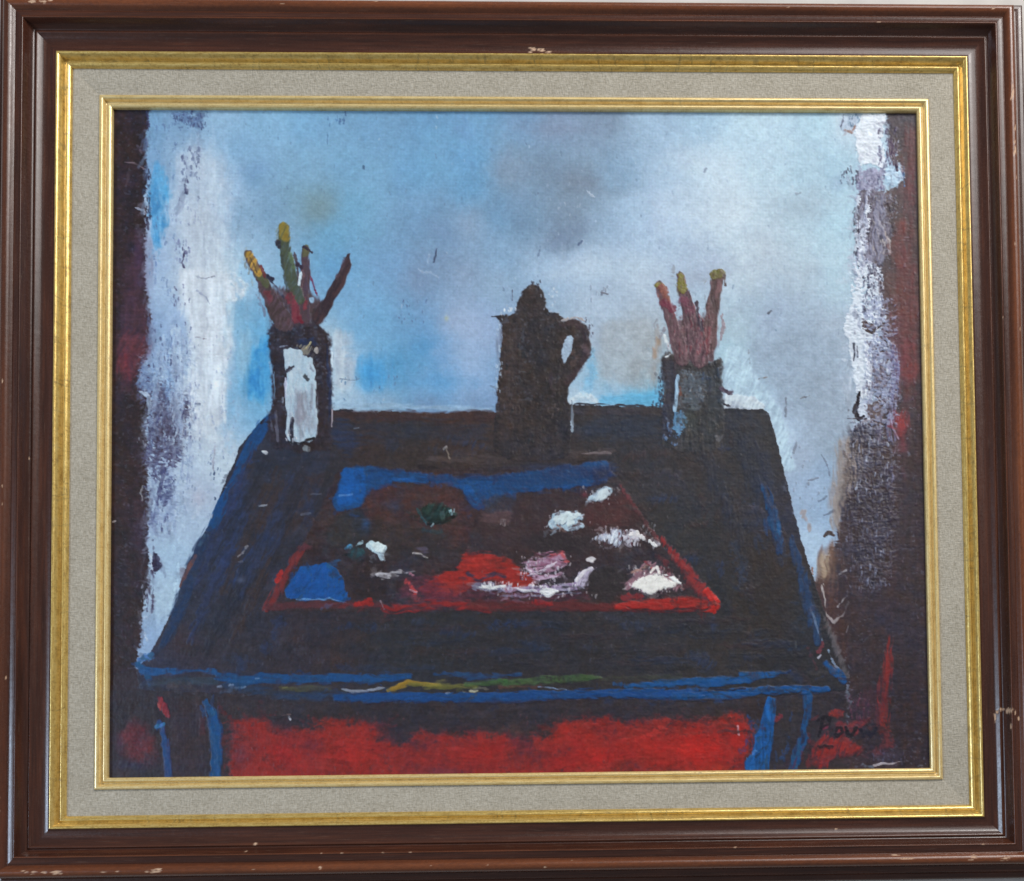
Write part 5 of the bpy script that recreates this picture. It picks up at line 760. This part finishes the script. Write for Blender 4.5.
def rail(side, prof, step=3.0, wob=0.):
    """One mitred length of moulding: returns vertices, quads and along/across/px-free coordinates."""
    sx, sy = SIDES[side]; L = 2*(HW if sy else HH)+120
    nl = int(L/step); t = np.linspace(-1, 1, nl); npf = len(prof)
    d = prof[:, 0][None, :]; h = prof[:, 1][None, :]+0*t[:, None]
    if sy: x = t[:, None]*(HW+d); y = sy*(HH+d)+0*x; al = x
    else: y = t[:, None]*(HH+d); x = sx*(HW+d)+0*y; al = y
    ac = d+0*x
    if wob:                                                   # hand-worn unevenness
        r = np.random.RandomState(len(side)*7+npf)
        def n1(a, sc): k = np.floor(a/sc).astype(int); f = a/sc-k; v = r.rand(4096); f = f*f*(3-2*f); return v[(k+2000) % 4096]*(1-f)+v[(k+2001) % 4096]*f-.5
        h = h+wob*(n1(al, 60)+.6*n1(al, 17)+.35*n1(al, 5))
    co = np.c_[(x*U).ravel(), (-h*U).ravel(), (Z0+y*U).ravel()]
    i = np.arange(nl-1)[:, None]; j = np.arange(npf-1)[None, :]
    a = i*npf+j; q = np.stack([a, a+1, a+npf+1, a+npf], -1).reshape(-1, 4)
    if side in ('bottom', 'left'): q = q[:, ::-1]
    if side in ('bottom', 'left'): pass
    return co, q, al.ravel(), ac.ravel()
def flip_out(me):                                             # face the room
    n = np.zeros(len(me.polygons)*3, np.float32); me.polygons.foreach_get('normal', n)
    if n.reshape(-1, 3)[:, 1].sum() > 0: me.flip_normals()

G3 = 62.15
wood = [(-1, 8), (0, 19.0), (2, 18.9), (6, 18.5), (11, 18.9), (16, 20.4), (19, 22.4), (21, 23.9), (22.4, 24.2), (23.6, 23.4), (24.2, 22.6), (24.2, 22.6), (26, 23.6), (29.5, 28.6), (32.2, 34.4), (33.1, 35.6), (34, 35.5), (35, 34.8), (35, 34.8), (38, 34.0), (41.5, 33.3), (42.8, 32.6), (42.8, 32.6), (44.6, 34.4), (47.4, 37.2), (50.5, 38.4), (53.5, 38.0), (56, 36.2), (57.6, 33.6), (58.2, 31.0), (58.2, 31.0), (58.6, 22), (59.4, 14.0), (60.2, 11.6), (60.2, 11.6), (66, 11.0), (68, 9.4), (68.6, 8.2), (70, 8.6), (74.5, 8.2), (76.6, 5.5), (77.4, 1), (77.4, 1), (77.6, -12), (77.6, -T)]
wood = spline([(G3+w, h) for w, h in wood], 4)
# chips of bare wood: rail -> (along, distance outside the gilding, length, width)
CHIPS = {'top': [(-590, 52, 5, 3), (-578, 50, 4, 3), (-598, 54, 3, 2), (-568, 53, 3, 2), (-536, 56, 5, 2), (22, 7, 8, 2.2), (32, 4, 6, 3), (41, 3, 2.5, 3), (17, 3, 2, 1.5), (402, 56.5, 3, 2), (600, 50, 2, 1.5)],
         'bottom': [(-590, 50, 4, 1.5), (-580, 51, 4, 2.5), (-566, 51.5, 3, 1.5), (-553, 51.5, 5, 3), (-548, 52, 3, 2.2), (-496, 52, 4, 1), (-480, 52, 2, 1), (-436, 52, 5, 2.4), (-431, 50, 3, 2), (-445, 52, 2, 1.5), (-240, 50, 1.5, 2), (-330, 30, 2, 1), (-322, 21, 2, 2), (29, 53, 2, 1.6), (62, 46, 1, 1), (260, 33, 1.5, 1.2), (468, 49, 9, 1), (455, 45, 5, .8), (552, 48, 4, 2.4), (548, 52, 4, 1), (590, 51, 5, 3), (594, 50, 3, 2), (386, 12, 1.5, 1.2)],
         'left': [(-448, 52, 6, 2.5), (-460, 50, 3, 2), (-475, 51, 6, 3), (-486, 52, 4, 2.5), (-300, 45, 2, .8), (-90, 50, 2, .8), (60, 51, 4, .6), (-30, 26, 1, .8), (120, 52, 3, .7)],
         'right': [(425, 52, 8, 2), (418, 50, 3, 2), (380, 54, 3, 1.5), (362, 52, 2, 1.5), (352, 53.5, 5, 2.5), (346, 52, 3, 1.5), (-355, 37, 3, 1.2), (-352, 31, 3, 4), (-350, 24, 2, 5), (-352, 18, 3, 2), (-358, 16, 8, 1.2), (-372, 32, 3, .9), (-362, 42, 3, 2)]}
rails = {}
LBL = {'top': 'dark inner slope with a pale chip near the middle', 'bottom': 'row of pale chips along its left end', 'left': 'pale chips near its foot', 'right': 'bluish sheen and a pale scuff in its lower half'}
for side in ('top', 'right', 'bottom', 'left'):
    co, q, al, ac = rail(side, wood, 1.6, .12)
    w = ac-G3; R = np.random.RandomState(hash(side.upper()[0]) % 1 + {'top': 1, 'right': 2, 'bottom': 3, 'left': 4}[side])
    nz = R.rand(len(co)).reshape(-1, len(wood)); nz = (nz+np.roll(nz, 1, 0)+np.roll(nz, 1, 1)+np.roll(nz, -1, 0))/4; nz = nz.ravel()
    wear = np.zeros(len(co))
    for (a, ww, ln, wdt) in CHIPS[side]:
        e = ((al-a)/ln)**2+((w-ww)/wdt*1.15)**2
        wear = np.maximum(wear, np.clip((.95-e+(nz-.5)*4.2)*1.3, 0, 1)*.92)
    for _ in range(8):
        a = R.uniform(-620, 620); ww = R.choice([33.4, 51, 54, 50, 57]); e = ((al-a)/R.uniform(.8, 3))**2+((w-ww)/R.uniform(.5, 1.1))**2
        wear = np.maximum(wear, np.clip((1-e+(nz-.5)*2)*1.1, 0, .55))
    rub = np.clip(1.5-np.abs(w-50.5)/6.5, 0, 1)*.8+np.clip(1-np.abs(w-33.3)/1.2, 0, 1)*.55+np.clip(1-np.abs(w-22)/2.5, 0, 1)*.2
    rub = np.clip(rub*(.55+.9*nz), 0, 1)*(.35 if side == 'left' else 1)  # left rail: shade painted in by weakening the worn-varnish colour
    co[:, 1] += wear*.35*U
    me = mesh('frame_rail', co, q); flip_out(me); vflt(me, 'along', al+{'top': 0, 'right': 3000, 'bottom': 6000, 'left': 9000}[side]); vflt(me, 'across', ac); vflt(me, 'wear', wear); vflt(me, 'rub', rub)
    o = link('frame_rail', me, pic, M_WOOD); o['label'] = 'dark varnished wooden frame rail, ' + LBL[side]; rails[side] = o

def ring(name, prof, mat, step, wob, label=None, cracks=0, seed=1):
    cs, qs, als, acs, ks = [], [], [], [], []; n = 0
    for s, side in enumerate(('top', 'right', 'bottom', 'left')):
        co, q, al, ac = rail(side, prof, step, wob)
        me = mesh('t', co, q); nn = np.zeros(len(q)*3, np.float32); me.polygons.foreach_get('normal', nn); bpy.data.meshes.remove(me)
        if nn.reshape(-1, 3)[:, 1].sum() > 0: q = q[:, ::-1]
        k = np.zeros(len(co)); R = np.random.RandomState(seed*10+s); d0, d1 = prof[:, 0].min(), prof[:, 0].max()
        for _ in range(cracks):
            a = R.uniform(-560, 560); dc = R.uniform(d0, d1); hl = R.uniform(2, 11); sl = R.uniform(-.5, .5); wd_ = R.uniform(.7, 1.5); st = R.uniform(.3, 1)
            k = np.maximum(k, st*np.clip(1-np.abs(al-a-sl*(ac-dc))/wd_, 0, 1)*np.clip((hl-np.abs(ac-dc))/2, 0, 1))
        for _ in range(cracks*2):                             # rubbed specks
            a = R.uniform(-560, 560); dc = R.uniform(d0, d1); e = ((al-a)/R.uniform(.8, 5))**2+((ac-dc)/R.uniform(.5, 1.4))**2
            k = np.maximum(k, R.uniform(.2, .7)*np.clip(1.3-e, 0, 1))
        cs.append(co); qs.append(q+n); als.append(al+s*2000); acs.append(ac); ks.append(k); n += len(co)
    me = mesh(name, np.vstack(cs), np.vstack(qs)); vflt(me, 'along', np.concatenate(als)); vflt(me, 'across', np.concatenate(acs)); vflt(me, 'crack', np.concatenate(ks))
    o = link(name, me, pic, mat)
    if label: o['label'] = label
    return o
gold = spline([(46.2, 6), (46.5, 9.2), (47.6, 11.6), (49.6, 13.4), (51.8, 14.0), (53.4, 12.6), (54.2, 11.6), (54.2, 11.6), (55.4, 13.4), (57, 17.6), (59.2, 20.4), (61, 21.0), (62.1, 20.2), (62.3, 17), (62.3, 10)], 4)
ring('gilded_moulding', gold, M_GOLD, 1.6, .35, 'wide rubbed antique gold moulding between wood and linen', 60, 3)
fil = spline([(-.2, -4), (0, 2.2), (1, 4.2), (3, 5.4), (4.8, 5.2), (6.0, 3.6), (6.8, 2.2), (6.8, 2.2), (8.2, 2.6), (9.4, 5.8), (11, 7.7), (13, 7.7), (14.4, 7.0), (14.7, 5), (14.7, 2)], 4)
ring('gilded_fillet', fil, M_FIL, 2.0, .08, 'narrow bright gold fillet next to the canvas', 14, 5)
lin_p = resample([(13.5, 4.6), (15.5, 5.2), (30, 7.2), (44, 8.8), (47.5, 8.9)], 2.0)
ring('linen_liner', lin_p, M_LINEN, 3.0, .05)
bo = [(x*(HW+G3+60)*U, T*U*.92, Z0+z*(HH+G3+60)*U) for x, z in ((-1, -1), (1, -1), (1, 1), (-1, 1))]
bo += [(x, y-.0025, z) for x, y, z in bo]
link('backing_board', mesh('backing_board', bo, [(3, 2, 1, 0), (4, 5, 6, 7), (0, 1, 5, 4), (1, 2, 6, 5), (2, 3, 7, 6), (3, 0, 4, 7)], False), pic, M_BOARD)

# ---------------------------------------------------------------- the canvas, with its motifs in raised paint
def homography(src, dst):
    A = []
    for (x, y), (u, v) in zip(src, dst):
        A += [[x, y, 1, 0, 0, 0, -u*x, -u*y, -u], [0, 0, 0, x, y, 1, -v*x, -v*y, -v]]
    return np.linalg.svd(np.array(A, float))[2][-1].reshape(3, 3)
# maps canvas points to image pixels, using sight-corner pixels read off the image
HM = homography([(-HW, HH), (HW, HH), (HW, -HH), (-HW, -HH)], [(114, 109.7), (915.7, 112.5), (929.8, 768), (109.2, 777.5)])
nx, ny = 1150, 952; mar = 5
px = np.linspace(-HW-mar, HW+mar, nx); py = np.linspace(HH+mar, -HH-mar, ny)
PX, PY = np.meshgrid(px, py)
den = HM[2, 0]*PX+HM[2, 1]*PY+HM[2, 2]
GX = (HM[0, 0]*PX+HM[0, 1]*PY+HM[0, 2])/den; GY = (HM[1, 0]*PX+HM[1, 1]*PY+HM[1, 2])/den
rgb, hgt, mid = paint(GX, GY, (ny-1)/(GY[-1, nx//2]-GY[0, nx//2]))
co = np.c_[(PX*U).ravel(), (-(hgt*RELIEF-1.2)*U).ravel(), (Z0+PY*U).ravel()]
ii = np.arange(ny-1)[:, None]; jj = np.arange(nx-1)[None, :]
a = ii*nx+jj; quads = np.stack([a, a+nx, a+nx+1, a+1], -1).reshape(-1, 4)
fid = mid[:-1, :-1].ravel(); cols = rgb.reshape(-1, 3)
def piece(name, ids, parent, label=None):
    f = quads[np.isin(fid, ids)]
    if not len(f): return None
    u, inv = np.unique(f, return_inverse=True)
    me = mesh(name, co[u], inv.reshape(-1, 4)); vcol(me, 'pigment', cols[u])
    o = link(name, me, parent, M_PAINT)
    if label: o['label'] = label
    return o
canvas = piece('canvas', [0], pic, 'oil painting in blues, browns and reds on canvas')
piece('painted_table', [T_TABLE], canvas)
piece('painted_palette', [T_PALETTE], canvas)
piece('painted_coffee_pot', [T_POT], canvas)
piece('painted_jar', [T_JAR_A], canvas, 'painted dark jar with a white front')
piece('painted_jar', [T_JAR_B], canvas, 'painted grey-green jar with a dark left edge')
for i, l in enumerate(('yellow-tipped brown brush leaning left', 'tall green brush with a yellow tip', 'short upright brown brush', 'dark brush leaning right')): piece('painted_brush', [T_BR_A+i], canvas, l + ' in the white-fronted jar')
for i, l in enumerate(('orange-tipped brush leaning left', 'yellow-tipped brush in the middle', 'brown brush leaning right')): piece('painted_brush', [T_BR_B+i], canvas, l + ' in the grey-green jar')
piece('signature', [T_SIGN], canvas)
